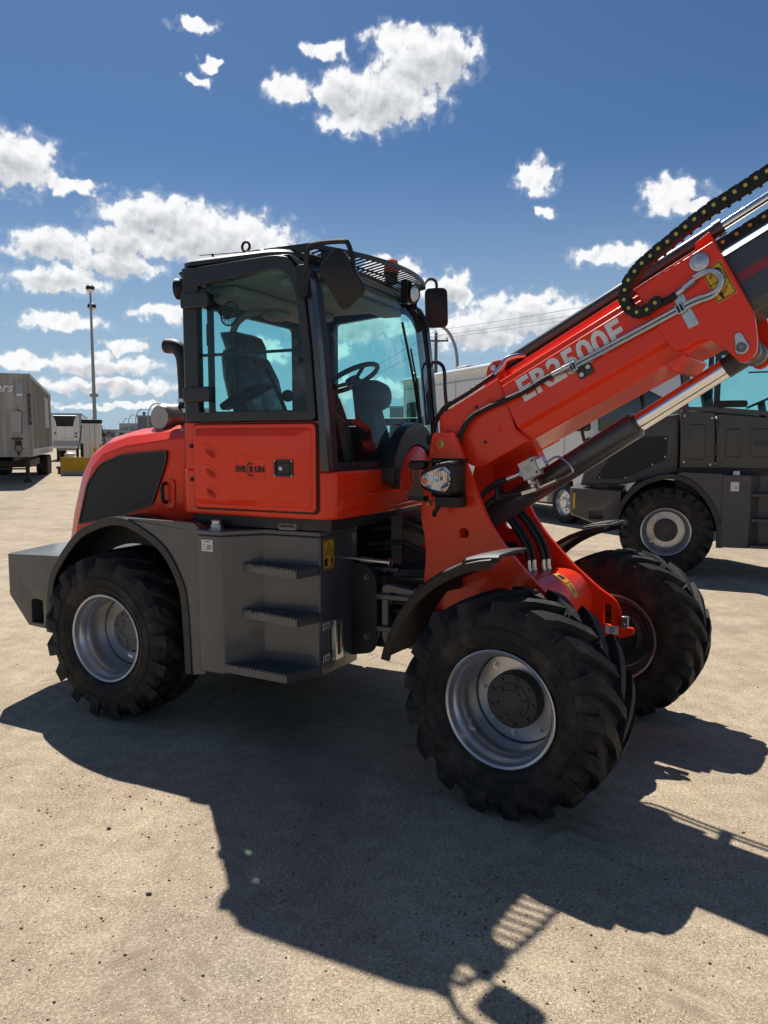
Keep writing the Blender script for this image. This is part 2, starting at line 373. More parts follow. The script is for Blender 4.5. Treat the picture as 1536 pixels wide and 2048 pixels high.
def cr(pts, n=6):
    P = [Vector(q) for q in pts]; P = [P[0] * 2 - P[1]] + P + [P[-1] * 2 - P[-2]]; out = []
    for i in range(1, len(P) - 2):
        for k in range(n):
            t = k / n
            out.append(tuple(.5 * ((2 * P[i]) + (P[i + 1] - P[i - 1]) * t + (2 * P[i - 1] - 5 * P[i] + 4 * P[i + 1] - P[i + 2]) * t * t + (3 * P[i] - P[i - 1] - 3 * P[i + 1] + P[i + 2]) * t ** 3)))
    out.append(tuple(P[-2])); return out
def arc(cx, cy, r, a0, a1, n=12): return [(cx + r * math.cos(R(a0 + (a1 - a0) * k / n)), cy + r * math.sin(R(a0 + (a1 - a0) * k / n))) for k in range(n + 1)]

FRAME_M = [None]
def obj(name, g, mat, parent=None, bevel=0.0, smooth=35, seg=2):
    me = bpy.data.meshes.new(name); me.from_pydata(g.v, [], g.f)
    bm = bmesh.new(); bm.from_mesh(me); bmesh.ops.recalc_face_normals(bm, faces=bm.faces); bm.to_mesh(me); bm.free()
    for m in (mat if isinstance(mat, (list, tuple)) else [mat]): me.materials.append(m)
    if isinstance(mat, (list, tuple)): me.polygons.foreach_set('material_index', g.mi)
    if smooth:
        me.polygons.foreach_set('use_smooth', [True] * len(me.polygons)); me.set_sharp_from_angle(angle=R(smooth))
    o = bpy.data.objects.new(name, me); col.objects.link(o)
    if parent is not None:
        o.parent = parent
        if parent.type == 'EMPTY' and FRAME_M[0] is not None: o.matrix_local = FRAME_M[0]
    if bevel:
        b = o.modifiers.new('bevel', 'BEVEL'); b.width = bevel; b.segments = seg; b.limit_method = 'ANGLE'; b.angle_limit = R(35)
        b.harden_normals = False
    return o
def cut(o, g):
    """subtract a shape from a mesh object (baked)"""
    me = bpy.data.meshes.new('cut'); me.from_pydata(g.v, [], g.f)
    bm = bmesh.new(); bm.from_mesh(me); bmesh.ops.recalc_face_normals(bm, faces=bm.faces); bm.to_mesh(me); bm.free()
    c = bpy.data.objects.new('cut', me); col.objects.link(c); c.matrix_world = Matrix.Identity(4)
    pw, o_par, o_ml = o.matrix_world.copy(), o.parent, o.matrix_local.copy()
    o.parent = None; o.matrix_world = Matrix.Identity(4)
    mods = [m for m in o.modifiers]; bev = [(m.width, m.segments) for m in mods]
    for m in mods: o.modifiers.remove(m)
    b = o.modifiers.new('b', 'BOOLEAN'); b.object = c; b.operation = 'DIFFERENCE'; b.solver = 'EXACT'
    bpy.context.view_layer.update()
    dg = bpy.context.evaluated_depsgraph_get()
    nm = bpy.data.meshes.new_from_object(o.evaluated_get(dg))
    o.modifiers.remove(b); o.data = nm
    bpy.data.objects.remove(c)
    o.parent = o_par; o.matrix_local = o_ml
    for wd, sg in bev:
        m = o.modifiers.new('bevel', 'BEVEL'); m.width = wd; m.segments = sg; m.limit_method = 'ANGLE'; m.angle_limit = R(35)
def plate(name, poly, holes, y0, y1, mat, parent, bevel=.004):
    """flat plate in the xz plane with real holes"""
    c = bpy.data.curves.new(name, 'CURVE'); c.dimensions = '2D'; c.fill_mode = 'BOTH'; c.extrude = abs(y1 - y0) / 2
    for L in [poly] + holes:
        sp_ = c.splines.new('POLY'); sp_.points.add(len(L) - 1); sp_.use_cyclic_u = True
        for p_, q_ in zip(sp_.points, L): p_.co = (q_[0], q_[1], 0, 1)
    t = bpy.data.objects.new(name, c); col.objects.link(t); bpy.context.view_layer.update()
    me = bpy.data.meshes.new_from_object(t.evaluated_get(bpy.context.evaluated_depsgraph_get()))
    bpy.data.objects.remove(t); bpy.data.curves.remove(c)
    me.transform(Matrix.Translation((0, (y0 + y1) / 2, 0)) @ Matrix.Rotation(math.pi / 2, 4, 'X'))
    me.materials.clear(); me.materials.append(mat)
    me.polygons.foreach_set('use_smooth', [True] * len(me.polygons)); me.set_sharp_from_angle(angle=R(50))
    o = bpy.data.objects.new(name, me); col.objects.link(o); o.parent = parent
    if parent.type == 'EMPTY' and FRAME_M[0] is not None: o.matrix_local = FRAME_M[0]
    b = o.modifiers.new('bevel', 'BEVEL'); b.width = bevel; b.segments = 2; b.limit_method = 'ANGLE'; b.angle_limit = R(50)
    return o
def tag(o, label, cat, group=None, kind=None):
    if label: o['label'] = label
    if cat: o['category'] = cat
    if group: o['group'] = group
    if kind: o['kind'] = kind
    return o
def empty(name, loc, rz=0.0):
    o = bpy.data.objects.new(name, None); col.objects.link(o); o.location = loc; o.rotation_euler = (0, 0, rz); o.empty_display_size = .2
    return o
def text(name, s, size, mat, parent, M, bold=.0, shear=0.0, align='LEFT', space=1.0, sx=1.0):
    c = bpy.data.curves.new(name, 'FONT'); c.body = s; c.size = size; c.offset = bold; c.shear = shear; c.align_x = align; c.space_character = space; c.extrude = .0006; c.resolution_u = 3
    t = bpy.data.objects.new(name, c); col.objects.link(t); bpy.context.view_layer.update()
    me = bpy.data.meshes.new_from_object(t.evaluated_get(bpy.context.evaluated_depsgraph_get()))
    bpy.data.objects.remove(t); bpy.data.curves.remove(c)
    if sx != 1.0: me.transform(Matrix.Diagonal((sx, 1, 1, 1)))
    me.transform(M); me.materials.clear(); me.materials.append(mat)
    o = bpy.data.objects.new(name, me); col.objects.link(o)
    if parent is not None:
        o.parent = parent
        if parent.type == 'EMPTY' and FRAME_M[0] is not None: o.matrix_local = FRAME_M[0]
    return o
def basisM(o, ex, ey):
    ex, ey = Vector(ex).normalized(), Vector(ey).normalized(); ez = ex.cross(ey)
    m = Matrix((ex, ey, ez)).transposed().to_4x4(); m.translation = Vector(o); return m

# ------------------------------------------------------------------ ground
g = G(); g.add([(-1500, -300, 0), (1500, -300, 0), (1500, 3000, 0), (-1500, 3000, 0)], [(0, 1, 2, 3)])
tag(obj('ground', g, GROUND, smooth=0), None, None, kind='structure')
# ------------------------------------------------------------------ wheels
def tyre_geo(Rt=.55, hw=.215, rim=.285, nl=17, lug=.042):
    g = G(); k = Rt / .55
    half = [(rim, hw - .035), (rim + .02, hw - .012), (.33 * k, hw + .004), (.38 * k, hw + .012), (.43 * k, hw + .006), (.470 * k, hw - .006), (.498 * k, hw - .035), (.509 * k, hw - .09), (.513 * k, 0)]
    prof = [(-a, r) for r, a in half] + [(a, r) for r, a in half[-2::-1]]
    g.lathe(prof, n=96)
    for r0 in (.345, .40):                                   # moulded bead and decoration rings
        for sg in (-1, 1):
            a0 = hw + (.007 if r0 < .37 else .011)
            g.lathe([(sg * (a0 - .004), r0 * k - .006), (sg * (a0 + .003), r0 * k - .003), (sg * (a0 + .003), r0 * k + .003), (sg * (a0 - .004), r0 * k + .006)], n=72)
    for sd in (-1, 1):
        for i in range(nl):
            ph0 = 2 * math.pi * (i + (.5 if sd > 0 else 0)) / nl
            rows = [(hw + .012, .415, .430, -.01, .032), (hw + .010, .430, .495, 0.0, .038), (hw - .002, .445, .533, .015, .043), (hw - .05, .470, .5445, .09, .042), (hw - .11, .478, .549, .20, .038), (.035, .483, .55, .335, .034), (-.015, .483, .55, .415, .030)]
            loops = []
            for (a, ri, ro, dp, wd) in rows:
                rj = random.Random(i * 7 + sd).uniform(-.002, .002)
                L = []
                for (rr, sgn, ww) in ((ri, -1, 1.25), (ro + rj, -1, 1.0), (ro + rj, 1, 1.0), (ri, 1, 1.25)):
                    ph = ph0 + dp + sgn * wd * ww / .55
                    L.append((rr * k * math.sin(ph), sd * a * 1.0, rr * k * math.cos(ph)))
                loops.append(L)
            g.loft(loops)
    return g
TY = tyre_geo()
def wheel(parent, x, y, z, style, frame=None, name='wheel', k=1.0, tyre=TY):
    """wheel = rim with tyre, hub and bolts as children; y<0 is the near side"""
    out = -1 if y < 0 else 1
    ax = (0, out, 0)
    dsk = -.04 if style == 'front' else -.045
    g = G()
    prof = [(.197, .288), (.201, .292), (.204, .286), (.199, .276), (.182, .270), (.170, .269), (.160, .262), (.150, .252), (.128, .249), (.115, .243), (.104, .236), (.06, .233), (-.06, .233), (-.104, .236), (-.128, .249), (-.170, .269), (-.199, .276), (-.204, .288), (-.195, .292), (-.165, .276), (.165, .276), (.19, .290)]
    g.lathe([(a, r) for a, r in prof], (0, 0, 0), ax, 72)
    g.lathe([(dsk, .2335), (dsk + .012, .226), (dsk + .014, .15), (dsk + .02, .09), (dsk, .085), (dsk - .012, .226), (dsk - .012, .2335)], (0, 0, 0), ax, 64)
    rim = obj(name, g, SILV, parent, smooth=40)
    M = Matrix.Translation((x, y, z)) @ Matrix.Scale(k, 4)
    rim.matrix_local = (frame @ M) if frame is not None else M
    o = obj('tyre', tyre, RUB, rim, smooth=28)
    g = G()
    if style == 'front':
        g.lathe([(dsk, .142), (.040, .140), (.049, .134), (.0495, .092), (.054, .090), (.055, .060), (.059, .058), (.059, .004)], (0, 0, 0), ax, 48, True)
        m = HUB; bz = [(.115, 9, .050), (.075, 6, .055)]
    else:
        g.lathe([(dsk + .012, .150), (dsk + .020, .148), (dsk + .021, .100), (dsk + .026, .098), (dsk + .028, .060), (dsk + .024, .058), (dsk + .024, .004)], (0, 0, 0), ax, 48, True)
        m = HUBG; bz = [(.125, 8, dsk + .02), (.080, 6, dsk + .026)]
    obj('hub', g, m, rim, smooth=30)
    g = G(); g.lathe([(dsk - .013, .205), (-.10, .20), (-.13, .15), (-.24, .14)], (0, 0, 0), ax, 40, True); g.lathe([(-.10, .215), (-.115, .215)], (0, 0, 0), ax, 40, True); obj('axle_end', g, FRAME, rim, smooth=30)
    for r, n, a in bz:
        for i in range(n):
            t = 2 * math.pi * (i + .3) / n
            g = G(); g.bolt((r * math.sin(t), out * a, r * math.cos(t)), ax, .010, .010 if r > .1 else .008)
            obj('hub_bolt', g, m, rim, smooth=0)
    for i in range(8 if style == 'front' else 0):
        t = 2 * math.pi * (i + .1) / 8; q = (.190 * math.sin(t), out * (dsk + .012), .190 * math.cos(t))
        g = G(); g.lathe([(0, .019), (.004, .019)], q, ax, 16, True); g.bolt(q, ax, .016, .014); g.lathe([(.016, .007), (.026, .007)], q, ax, 10, True)
        obj('wheel_nut', g, STEEL, rim, smooth=30)
    if out < 0:
        g = G(); q = 4.05 if style == 'front' else 2.1
        pts = [(.226 * math.sin(t), out * (.13 + .03 * (1 - ((t - q) / .16) ** 2)), .226 * math.cos(t)) for t in [q + .16 * (i / 6 - 1) for i in range(13)]]
        for i in range(len(pts) - 1): pass
        g.grid([[(a * 1.0, b, c) for a, b, c in pts], [(a * .86, b + out * .012, c * .86) for a, b, c in pts]])
        obj('valve_guard', g, SILV, rim)
        g = G(); g.tube([(.225 * math.sin(q - .16), out * .12, .225 * math.cos(q - .16)), (.195 * math.sin(q - .16), out * .15, .195 * math.cos(q - .16))], .006, 8)
        obj('valve_stem', g, BLACK, rim)
    return rim

# ------------------------------------------------------------------ the red loader
LD = empty('wheel_loader', (-1.373, 5.762, 0), R(-26))
tag(LD, 'red telescopic wheel loader with raised boom lettered ER2500F, filling the foreground', 'loader')
FM = Matrix.Translation((2.8653, -.1556, 0)) @ Matrix.Rotation(R(-9), 4, 'Z')

def mirror_y(poly3): return [(a, -b, c) for a, b, c in poly3]

# --- rear frame and wheels
FRAME_M[0] = None
for sy in (-1, 1): wheel(LD, 0, sy * .825, .54, 'rear')
g = G(); g.box(-.85, 1.72, -.36, .36, .52, .98); g.cyl((0, -.68, .54), (0, 1, 0), 1.36, .12); g.ell((0, 0, .54), (.2, .22, .22))
obj('rear_chassis', g, FRAME, LD, .01)
g = G(); g.prism(rp([(1.46, .46), (1.66, .50), (1.70, .62), (1.69, .98), (1.63, 1.06), (1.46, 1.08)], .04), -.44, -.40)
o = obj('frame_plate', g, FRAME, LD, .006)
for x, z in ((1.62, .98), (1.62, .60)):
    g = G(); g.lathe([(0, .02), (.004, .02)], (x, -.44, z), (0, -1, 0), 14, True); g.bolt((x, -.444, z), (0, -1, 0), .012, .013)
    obj('bolt', g, HUBG, o, smooth=0)
for z0, z1 in ((.96, 1.02), (.62, .67), (.80, .845)):
    g = G(); g.prism(rp([(1.70, -.30), (2.10, -.16), (2.22, 0), (2.10, .16), (1.70, .30)], .06), z0, z1, 'z')
    obj('hinge_plate', g, FRAME, LD, .008)
g = G(); g.cyl((2.08, -.04, .55), (0, 0, 1), .56, .055); g.cyl((2.08, -.04, 1.02), (0, 0, 1), .025, .085)
obj('hinge_pin', g, STEEL, LD, .004)
g = G(); g.tube([(1.62, -.36, .78), (2.05, -.33, .74)], .042, 16); g.tube([(2.05, -.33, .74), (2.35, -.30, .72)], .024, 12)
obj('steering_cylinder', g, FRAME, LD)
g = G(); g.ring(rp([(1.74, .58), (2.02, .56), (2.02, .92), (1.74, .96)], .05), rp([(1.785, .63), (1.98, .61), (1.98, .87), (1.785, .905)], .04), -.47, -.41)
obj('guard_loop', g, GREY, LD, .006)
g = G(); g.tube([(1.50, -.47, 1.10), (1.62, -.47, 1.095)], .012, 10); g.tube([(1.60, -.47, 1.096), (1.68, -.47, 1.092)], .022, 12); g.tube([(1.68, -.47, 1.092), (1.80, -.47, 1.088)], .015, 10); o = obj('quick_coupler', g, STEEL, LD)
g = G(); g.tube([(1.80 , -.47 + .028 * math.cos(R(a)), 1.088 + .028 * math.sin(R(a))) for a in range(0, 361, 30)], .004, 6); obj('coupler_ring', g, STEEL, o)
for z0 in (.66, .86):
    g = G(); g.prism(rp([(1.70, -.50), (1.98, -.50), (2.06, -.42), (2.06, -.30), (1.70, -.30)], .03), z0, z0 + .035, 'z'); obj('steering_lug', g, GREY, LD, .006)
g = G(); g.cyl((1.97, -.42, .62), (0, 0, 1), .30, .028); g.cyl((1.97, -.42, .92), (0, 0, 1), .012, .042); obj('steering_pin', g, STEEL, LD, .003)
g = G(); g.tube([(1.97, -.42, .77), (2.30, -.34, .76)], .038, 14); obj('steering_rod', g, GREY, LD)
g = G(); g.prism(rp([(1.86, 1.16), (2.16, 1.20), (2.30, 1.02), (2.22, 1.02), (2.08, 1.12), (1.86, 1.11)], .01), -.14, -.06)
obj('hinge_bracket', g, RED, LD, .006)
for i, (y, zz) in enumerate(((-.20, 1.23), (-.12, 1.27), (-.02, 1.24), (.08, 1.28), (-.28, 1.14), (-.24, 1.10))):
    g = G(); g.tube(cr([(1.55, y, zz + .02), (1.80, y - .02, zz + .05), (2.00, y, zz - .02), (2.25, y + .02, zz - .10), (2.42, y + .04, zz - .12)], 5), .016, 9)
    obj('hydraulic_hose', g, HOSE, LD)
    if i in (1, 4):
        g = G(); g.tube([(1.60, y - .03, zz - .13), (1.78, y - .03, zz - .125)], .014, 8); g.tube([(1.66, y - .03, zz - .13), (1.70, y - .03, zz - .128)], .021, 6)
        obj('hose_fitting', g, STEEL, LD)
g = G(); g.box(1.72, 1.80, -.30, .30, 1.05, 1.36); 
obj('front_bulkhead', g, FRAME, LD, .005)

# --- counterweight
g = G()
side = [(-1.12, 1.0), (-1.12, .70), (-.93, .49), (-.50, .47), (-.50, 1.02)]
def cwl(y, f): return [(x if x > -.6 else x + f * (1 if x < -1 else .6), y, z) for x, z in side]
g.loft([cwl(-.85, 0), cwl(-.80, -.03), cwl(-.35, -.15), cwl(.35, -.15), cwl(.80, -.03), cwl(.85, 0)])
cw = obj('counterweight', g, GREY, LD, .022, seg=3)
c = G(); c.prism(rp([(-.895, .515), (-.775, .515), (-.775, .69), (-.895, .69)], [.005, .005, .03, .03]), -.9, -.74)
cut(cw, c)
g = G(); g.box(-.90, -.77, -.745, -.738, .51, .70); obj('slot_backing', g, BLACK, cw)

# --- hood
S = [(.55, 1.872), (.183, 1.822), (-.131, 1.784), (-.33, 1.728), (-.44, 1.640), (-.505, 1.52), (-.60, 1.25), (-.645, 1.09)]
T = [(.55, 1.935), (.20, 1.932), (-.15, 1.908), (-.42, 1.848), (-.60, 1.752), (-.72, 1.615), (-.82, 1.34), (-.88, 1.06)]
B = [(.55, 1.33), (.183, 1.26), (-.131, 1.18), (-.3, 1.13), (-.4, 1.10), (-.47, 1.08), (-.57, 1.06), (-.64, 1.05)]
def mixp(a, b, t): return (a[0] * (1 - t) + b[0] * t, a[1] * (1 - t) + b[1] * t)
rows = []
for i in range(8):
    s_, t_, b_ = S[i], T[i], B[i]; m_ = mixp(s_, t_, .48); m_ = (m_[0], m_[1] + .012)
    half = [(b_[0], -.675, b_[1]), (s_[0], -.665, s_[1]), (m_[0], -.60, m_[1]), (t_[0], -.47, t_[1]), (t_[0] - .02, -.2, t_[1] + .02)]
    rows.append(half + [(a, -b, c) for a, b, c in half[::-1]])
g = G(); g.grid(rows)
hood = obj('hood', g, RED, LD, smooth=22)
md = hood.modifiers.new('thick', 'SOLIDIFY'); md.thickness = .02; md.offset = -1
bv = hood.modifiers.new('bevel', 'BEVEL'); bv.width = .008; bv.segments = 2; bv.limit_method = 'ANGLE'; bv.angle_limit = R(18)
gp = rp([(-.477, 1.529), (-.349, 1.664), (-.136, 1.733), (.262, 1.762), (.252, 1.68), (.119, 1.392), (-.179, 1.30), (-.581, 1.225)], [.05, .05, .03, .025, .03, .03, .03, .02], 4)
cx_, cz_ = -.15, 1.5
inn = [(cx_ + (x - cx_) * .965, cz_ + (z - cz_) * .95) for x, z in gp]
for sy in (-1, 1):
    g = G(); g.prism(gp, sy * .672, sy * .6815); o = obj('engine_grille', g, MESHM, hood, smooth=0)
    g = G(); g.ring(gp, inn, sy * .672, sy * .687); obj('grille_rim', g, DGREY, o, smooth=0)
g = G(); g.prism(rp(rect(.225, .315, 1.375, 1.57), .03), -.678, -.684); o = obj('handle_recess', g, RED, hood, .003)
g = G(); g.tube([(.245, -.68, 1.415), (.245, -.715, 1.425), (.245, -.72, 1.45), (.245, -.72, 1.51), (.245, -.715, 1.535), (.245, -.68, 1.545)], .013, 8); obj('hood_handle', g, BLACK, hood)
# --- exhaust
g = G(); g.tube(cr([(.10, -.30, 1.90), (.105, -.30, 2.10), (.10, -.30, 2.30), (.085, -.30, 2.42), (.03, -.30, 2.485), (-.06, -.30, 2.50)], 6), .052, 20)
obj('exhaust_pipe', g, EXH, LD)
g = G(); g.tube([(.10, -.30, 2.02), (.10, -.30, 2.05)], .057, 20); g.tube([(.10, -.30, 2.095), (.10, -.30, 2.12)], .057, 20); obj('exhaust_clamp', g, STEEL, LD)
g = G(); g.lathe([(-.26, .02), (-.26, .078), (-.24, .094), (.28, .094), (.30, .08), (.30, .02)], (.035, -.24, 1.985), (0, 1, 0), 32, True); obj('muffler', g, MUFF, LD, smooth=40)

# --- rear fenders
fp = cr([(-.615, .50), (-.60, .72), (-.545, .935), (-.317, 1.194), (-.13, 1.29), (.05, 1.332), (.221, 1.306), (.464, 1.174), (.60, .98), (.645, .80), (.665, .37)], 5)
def offs(path, d):
    out = []
    for i, q in enumerate(path):
        a, b2 = Vector(path[max(i - 1, 0)]), Vector(path[min(i + 1, len(path) - 1)]); t = (b2 - a).normalized()
        out.append((q[0] + t.y * d, q[1] - t.x * d))
    return out
fi = offs(fp, .022); fl = offs(fp, .055)
for sy in (-1, 1):
    g = G()
    g.loft([[(a[0], sy * .965, a[1]), (a[0], sy * .52, a[1]), (b2[0], sy * .52, b2[1]), (b2[0], sy * .945, b2[1]), (c[0], sy * .945, c[1]), (c[0], sy * .965, c[1])] for a, b2, c in zip(fp, fi, fl)])
    obj('rear_fender', g, DGREY, LD, .006, smooth=40)
    fin = [(.585 * math.cos(math.atan2(z - .54, x)), .54 + .585 * math.sin(math.atan2(z - .54, x))) for x, z in fp]
    g = G(); n_ = len(fp); g.loft([[(a[0], sy * .705, a[1]), (a[0], sy * .69, a[1]), (b2[0], sy * .69, b2[1]), (b2[0], sy * .705, b2[1])] for a, b2 in zip(fp, fin)]); obj('wheel_arch_liner', g, BLACK, LD)
    k = next(i for i, q in enumerate(fp) if q[0] > .03)
    g = G(); g.prism(fp[k:] + [(.765, .39), (.765, 1.27), (.70, 1.325)], sy * .955, sy * .90); obj('fender_side_panel', g, GREY, LD, .006)

# --- tank with steps (near side) and battery box (far side)
plan = [(.757, -1.0), (.945, -1.0), (1.11, -.80), (1.495, -.79), (1.515, -.53), (1.515, -.36), (.757, -.36)]
g = G(); g.prism(rp(plan, .012, 2), .42, 1.262, 'z'); tank = obj('fuel_tank', g, GREY, LD, .008)
g = G(); g.prism(rp([(.75, -1.008), (.95, -1.008), (1.115, -.806), (1.50, -.798), (1.522, -.53), (1.522, -.36), (.75, -.36)], .012, 2), 1.264, 1.292, 'z'); obj('tank_lid', g, GREY, tank, .005)
g = G(); g.lathe([(0, .045), (.02, .045), (.022, .035), (.045, .035), (.05, .028), (.05, .002)], (.80, -.86, 1.292), (0, 0, 1), 24, True); obj('tank_cap', g, STEEL, tank, smooth=30)
g = G(); g.ring(rect(1.21, 1.34, 1.298, 1.335, .01), rect(1.225, 1.325, 1.31, 1.325, .006), -.80, -.78); obj('lid_handle', g, STEEL, tank)
g = G(); g.box(.78, 1.48, .36, .98, .42, 1.29); obj('battery_box', g, GREY, LD, .01)
def stair(z, pl):
    g = G(); h = .042
    n = len(pl); cx = sum(q[0] for q in pl) / n; cy = sum(q[1] for q in pl) / n
    inner = [(q[0] + (cx - q[0]) * .06, q[1] + (cy - q[1]) * .06) for q in pl]
    g.ring(pl, inner, z - h, z, 'z'); g.prism(inner, z - .012, z - .006, 'z')
    for i in range(n):
        a, b2 = Vector(pl[i]), Vector(pl[(i + 1) % n]); L = (b2 - a).length; t = (b2 - a) / max(L, 1e-6); nn = Vector((-t.y, t.x))
        if L < .1: continue
        for k2 in range(int(L / .024)):
            q = a + t * (k2 * .024 + .010)
            M = basisM((q.x, q.y, z - .001), (t.x, t.y, 0), (nn.x, nn.y, 0)); g.box(-.0065, .0065, 0, .008, 0, .011, M)
    for iy in range(3):
        for ix in range(14):
            q = (pl[0][0] + .08 + ix * .026, -.88 - iy * .03)
            g.box(q[0], q[0] + .013, q[1], q[1] + .006, z - .008, z + .006)
    return g
for z, pl in ((1.085, [(1.02, -.905), (1.455, -.985), (1.505, -.83), (1.497, -.792), (1.112, -.803)]),
              (.805, [(1.02, -.915), (1.455, -.985), (1.51, -.83), (1.497, -.792), (1.112, -.803)]),
              (.480, [(.945, -1.0), (1.405, -1.02), (1.49, -.80), (1.48, -.785), (1.11, -.803)])):
    obj('step', stair(z, pl), GREY, tank, smooth=0)
# sight gauge and labels on the tank's front face
X0 = 1.5095
g = G(); g.ring([(-.690, .50), (-.592, .50), (-.592, .752), (-.690, .752)], [(-.660, .535), (-.622, .535), (-.622, .72), (-.660, .72)], X0, X0 + .03, 'x'); o = obj('level_gauge', g, STEEL, tank, .004)
g = G(); g.box(X0, X0 + .012, -.660, -.622, .535, .72); obj('gauge_tube', g, BLACK, o)
YZ = lambda y, z, dx=.002: basisM((X0 + dx, y, z), (0, 1, 0), (0, 0, 1))
for z, s in ((.705, 'High'), (.512, 'Low')):
    g = G(); g.box(X0, X0 + .0025, -.785, -.70, z, z + .045); o = obj('level_label', g, WHITE, tank)
    text('lettering', s, .034, INK, o, YZ(-.778, z + .012, .003), .0006)
    g = G(); g.ring([(-.783, z + .002), (-.702, z + .002), (-.702, z + .043), (-.783, z + .043)], [(-.778, z + .006), (-.707, z + .006), (-.707, z + .039), (-.778, z + .039)], X0 + .0025, X0 + .0032, 'x'); obj('label_border', g, INK, o)
g = G(); g.prism(rect(-.772, -.652, 1.065, 1.242, .008), X0, X0 + .0025, 'x'); st = obj('warning_sticker', g, YEL, tank, smooth=0)
g = G(); f0, f1 = X0 + .0026, X0 + .0034
g.ring(rect(-.768, -.656, 1.069, 1.238), rect(-.764, -.660, 1.073, 1.234), f0, f1, 'x'); g.box(f0, f1, -.768, -.656, 1.152, 1.156)
tri = [(-.757, 1.165), (-.667, 1.165), (-.712, 1.228)]; tri2 = [(-.747, 1.170), (-.677, 1.170), (-.712, 1.219)]; g.ring(tri, tri2, f0, f1, 'x')
for dy in (-.014, 0, .014): g.box(f0, f1, -.713 + dy, -.710 + dy, 1.175 + abs(dy) * .3, 1.197 - abs(dy) * .3)
g.box(f0, f1, -.732, -.692, 1.184, 1.187)
g.ring(arc(-.735, 1.11, .030, 100, 260, 8) + [(-.735, 1.085)], [(q[0] + .008, 1.11 + (q[1] - 1.11) * .7) for q in arc(-.735, 1.11, .030, 100, 260, 8) + [(-.735, 1.085)]], f0, f1, 'x')
g.prism(arc(-.74, 1.11, .026, 90, 270, 8), f0, f1, 'x'); g.box(f0, f1, -.722, -.700, 1.109, 1.112)
g.prism(arc(-.680, 1.138, .008, 0, 330, 10), f0, f1, 'x'); g.prism(rect(-.691, -.669, 1.104, 1.128, .004), f0, f1, 'x'); g.box(f0, f1, -.689, -.682, 1.080, 1.104); g.box(f0, f1, -.678, -.671, 1.080, 1.104)
obj('pictogram', g, INK, st, smooth=0)
g = G(); g.box(.797, .880, -1.0035, -1.0, 1.165, 1.235); o = obj('fuel_label', g, WHITE, tank)
g = G(); g.ring(arc(.857, 1.19, .016, 0, 330, 12), arc(.857, 1.19, .013, 0, 330, 12), -1.0046, -1.0036); g.box(.852, .862, -1.0046, -1.0036, 1.182, 1.199); obj('label_print', g, STRIPE, o, smooth=0)
g = G(); [g.box(.803 + .012 * (i % 4), .811 + .012 * (i % 4), -1.0046, -1.0036, 1.176 + .014 * (i // 4), 1.179 + .014 * (i // 4)) for i in range(12) if i % 5]; g.box(.82, .86, -1.0046, -1.0036, 1.222, 1.226); obj('label_print', g, INK, o, smooth=0)

# --- cab lower body
FX = [(1.56, -.85), (1.615, -.80), (1.640, -.55), (1.655, -.25), (1.66, 0), (1.655, .25), (1.640, .55), (1.615, .80), (1.56, .85)]
g = G(); g.prism([(.56, -.85)] + FX + [(.56, .85), (.40, .70), (.40, -.70)], 1.37, 1.648, 'z')
cabl = obj('cab_body', g, RED, LD, .014, seg=3)
g = G(); g.box(.56, 1.545, -.85, -.80, 1.650, 1.936); obj('cab_side_wall', g, RED, cabl, .004)
g = G(); g.box(.56, 1.03, .80, .85, 1.650, 1.936); obj('cab_side_wall', g, DGREY, cabl, .004)
g = G(); g.prism([(.56, -.80), (.41, -.68), (.41, .68), (.56, .80)], 1.650, 1.936, 'z'); obj('cab_rear_wall', g, DGREY, cabl)
g = G(); g.prism([(.60, -.80), (1.58, -.80), (1.60, 0), (1.58, .80), (.60, .80), (.45, .66), (.45, -.66)], 1.30, 1.366, 'z'); obj('cab_underside', g, FRAME, cabl)
# pressed front panel, and the housing of the wiper motor
def front_x(y): return 1.66 - .06 * abs(y / .85) ** 2.2
pz = [(-.80, 1.415), (-.10, 1.405), (.42, 1.41), (.80, 1.42), (.80, 1.50), (.5, 1.54), (-.12, 1.555), (-.25, 1.545), (-.36, 1.515), (-.74, 1.505)]
pz = rp(pz, .03, 4)
g = G(); g.loft([[(front_x(y) - .01, y, z) for y, z in pz], [(front_x(y) + .010, y, z) for y, z in pz], [(front_x(y * .985) + .020, -.0 + (y) * .985, 1.48 + (z - 1.48) * .8) for y, z in pz]])
obj('pressed_panel', g, RED, cabl, .006, smooth=50)
def arch(cy, hw_, z0, zt, n=16): return [(cy - hw_, z0)] + [(cy - hw_ * math.cos(math.pi * k / n), zt - hw_ + hw_ * math.sin(math.pi * k / n)) for k in range(n + 1)] + [(cy + hw_, z0)]
a0, a1, a2 = arch(.09, .285, 1.50, 1.795), arch(.09, .270, 1.50, 1.787), arch(.09, .215, 1.50, 1.745)
g = G(); g.loft([[(1.60, y, z) for y, z in a0], [(1.715, y, z) for y, z in a0], [(1.735, y, z) for y, z in a1], [(1.755, y, z) for y, z in a2]])
obj('wiper_motor_housing', g, RED, cabl, .004, smooth=45)
b0, b1 = arch(.09, .288, 1.66, 1.80), arch(.09, .385, 1.66, 1.945)
g = G(); g.ring(b1, b0, 1.655, 1.735, 'x'); obj('housing_arch', g, DGREY, cabl, .006, smooth=45)

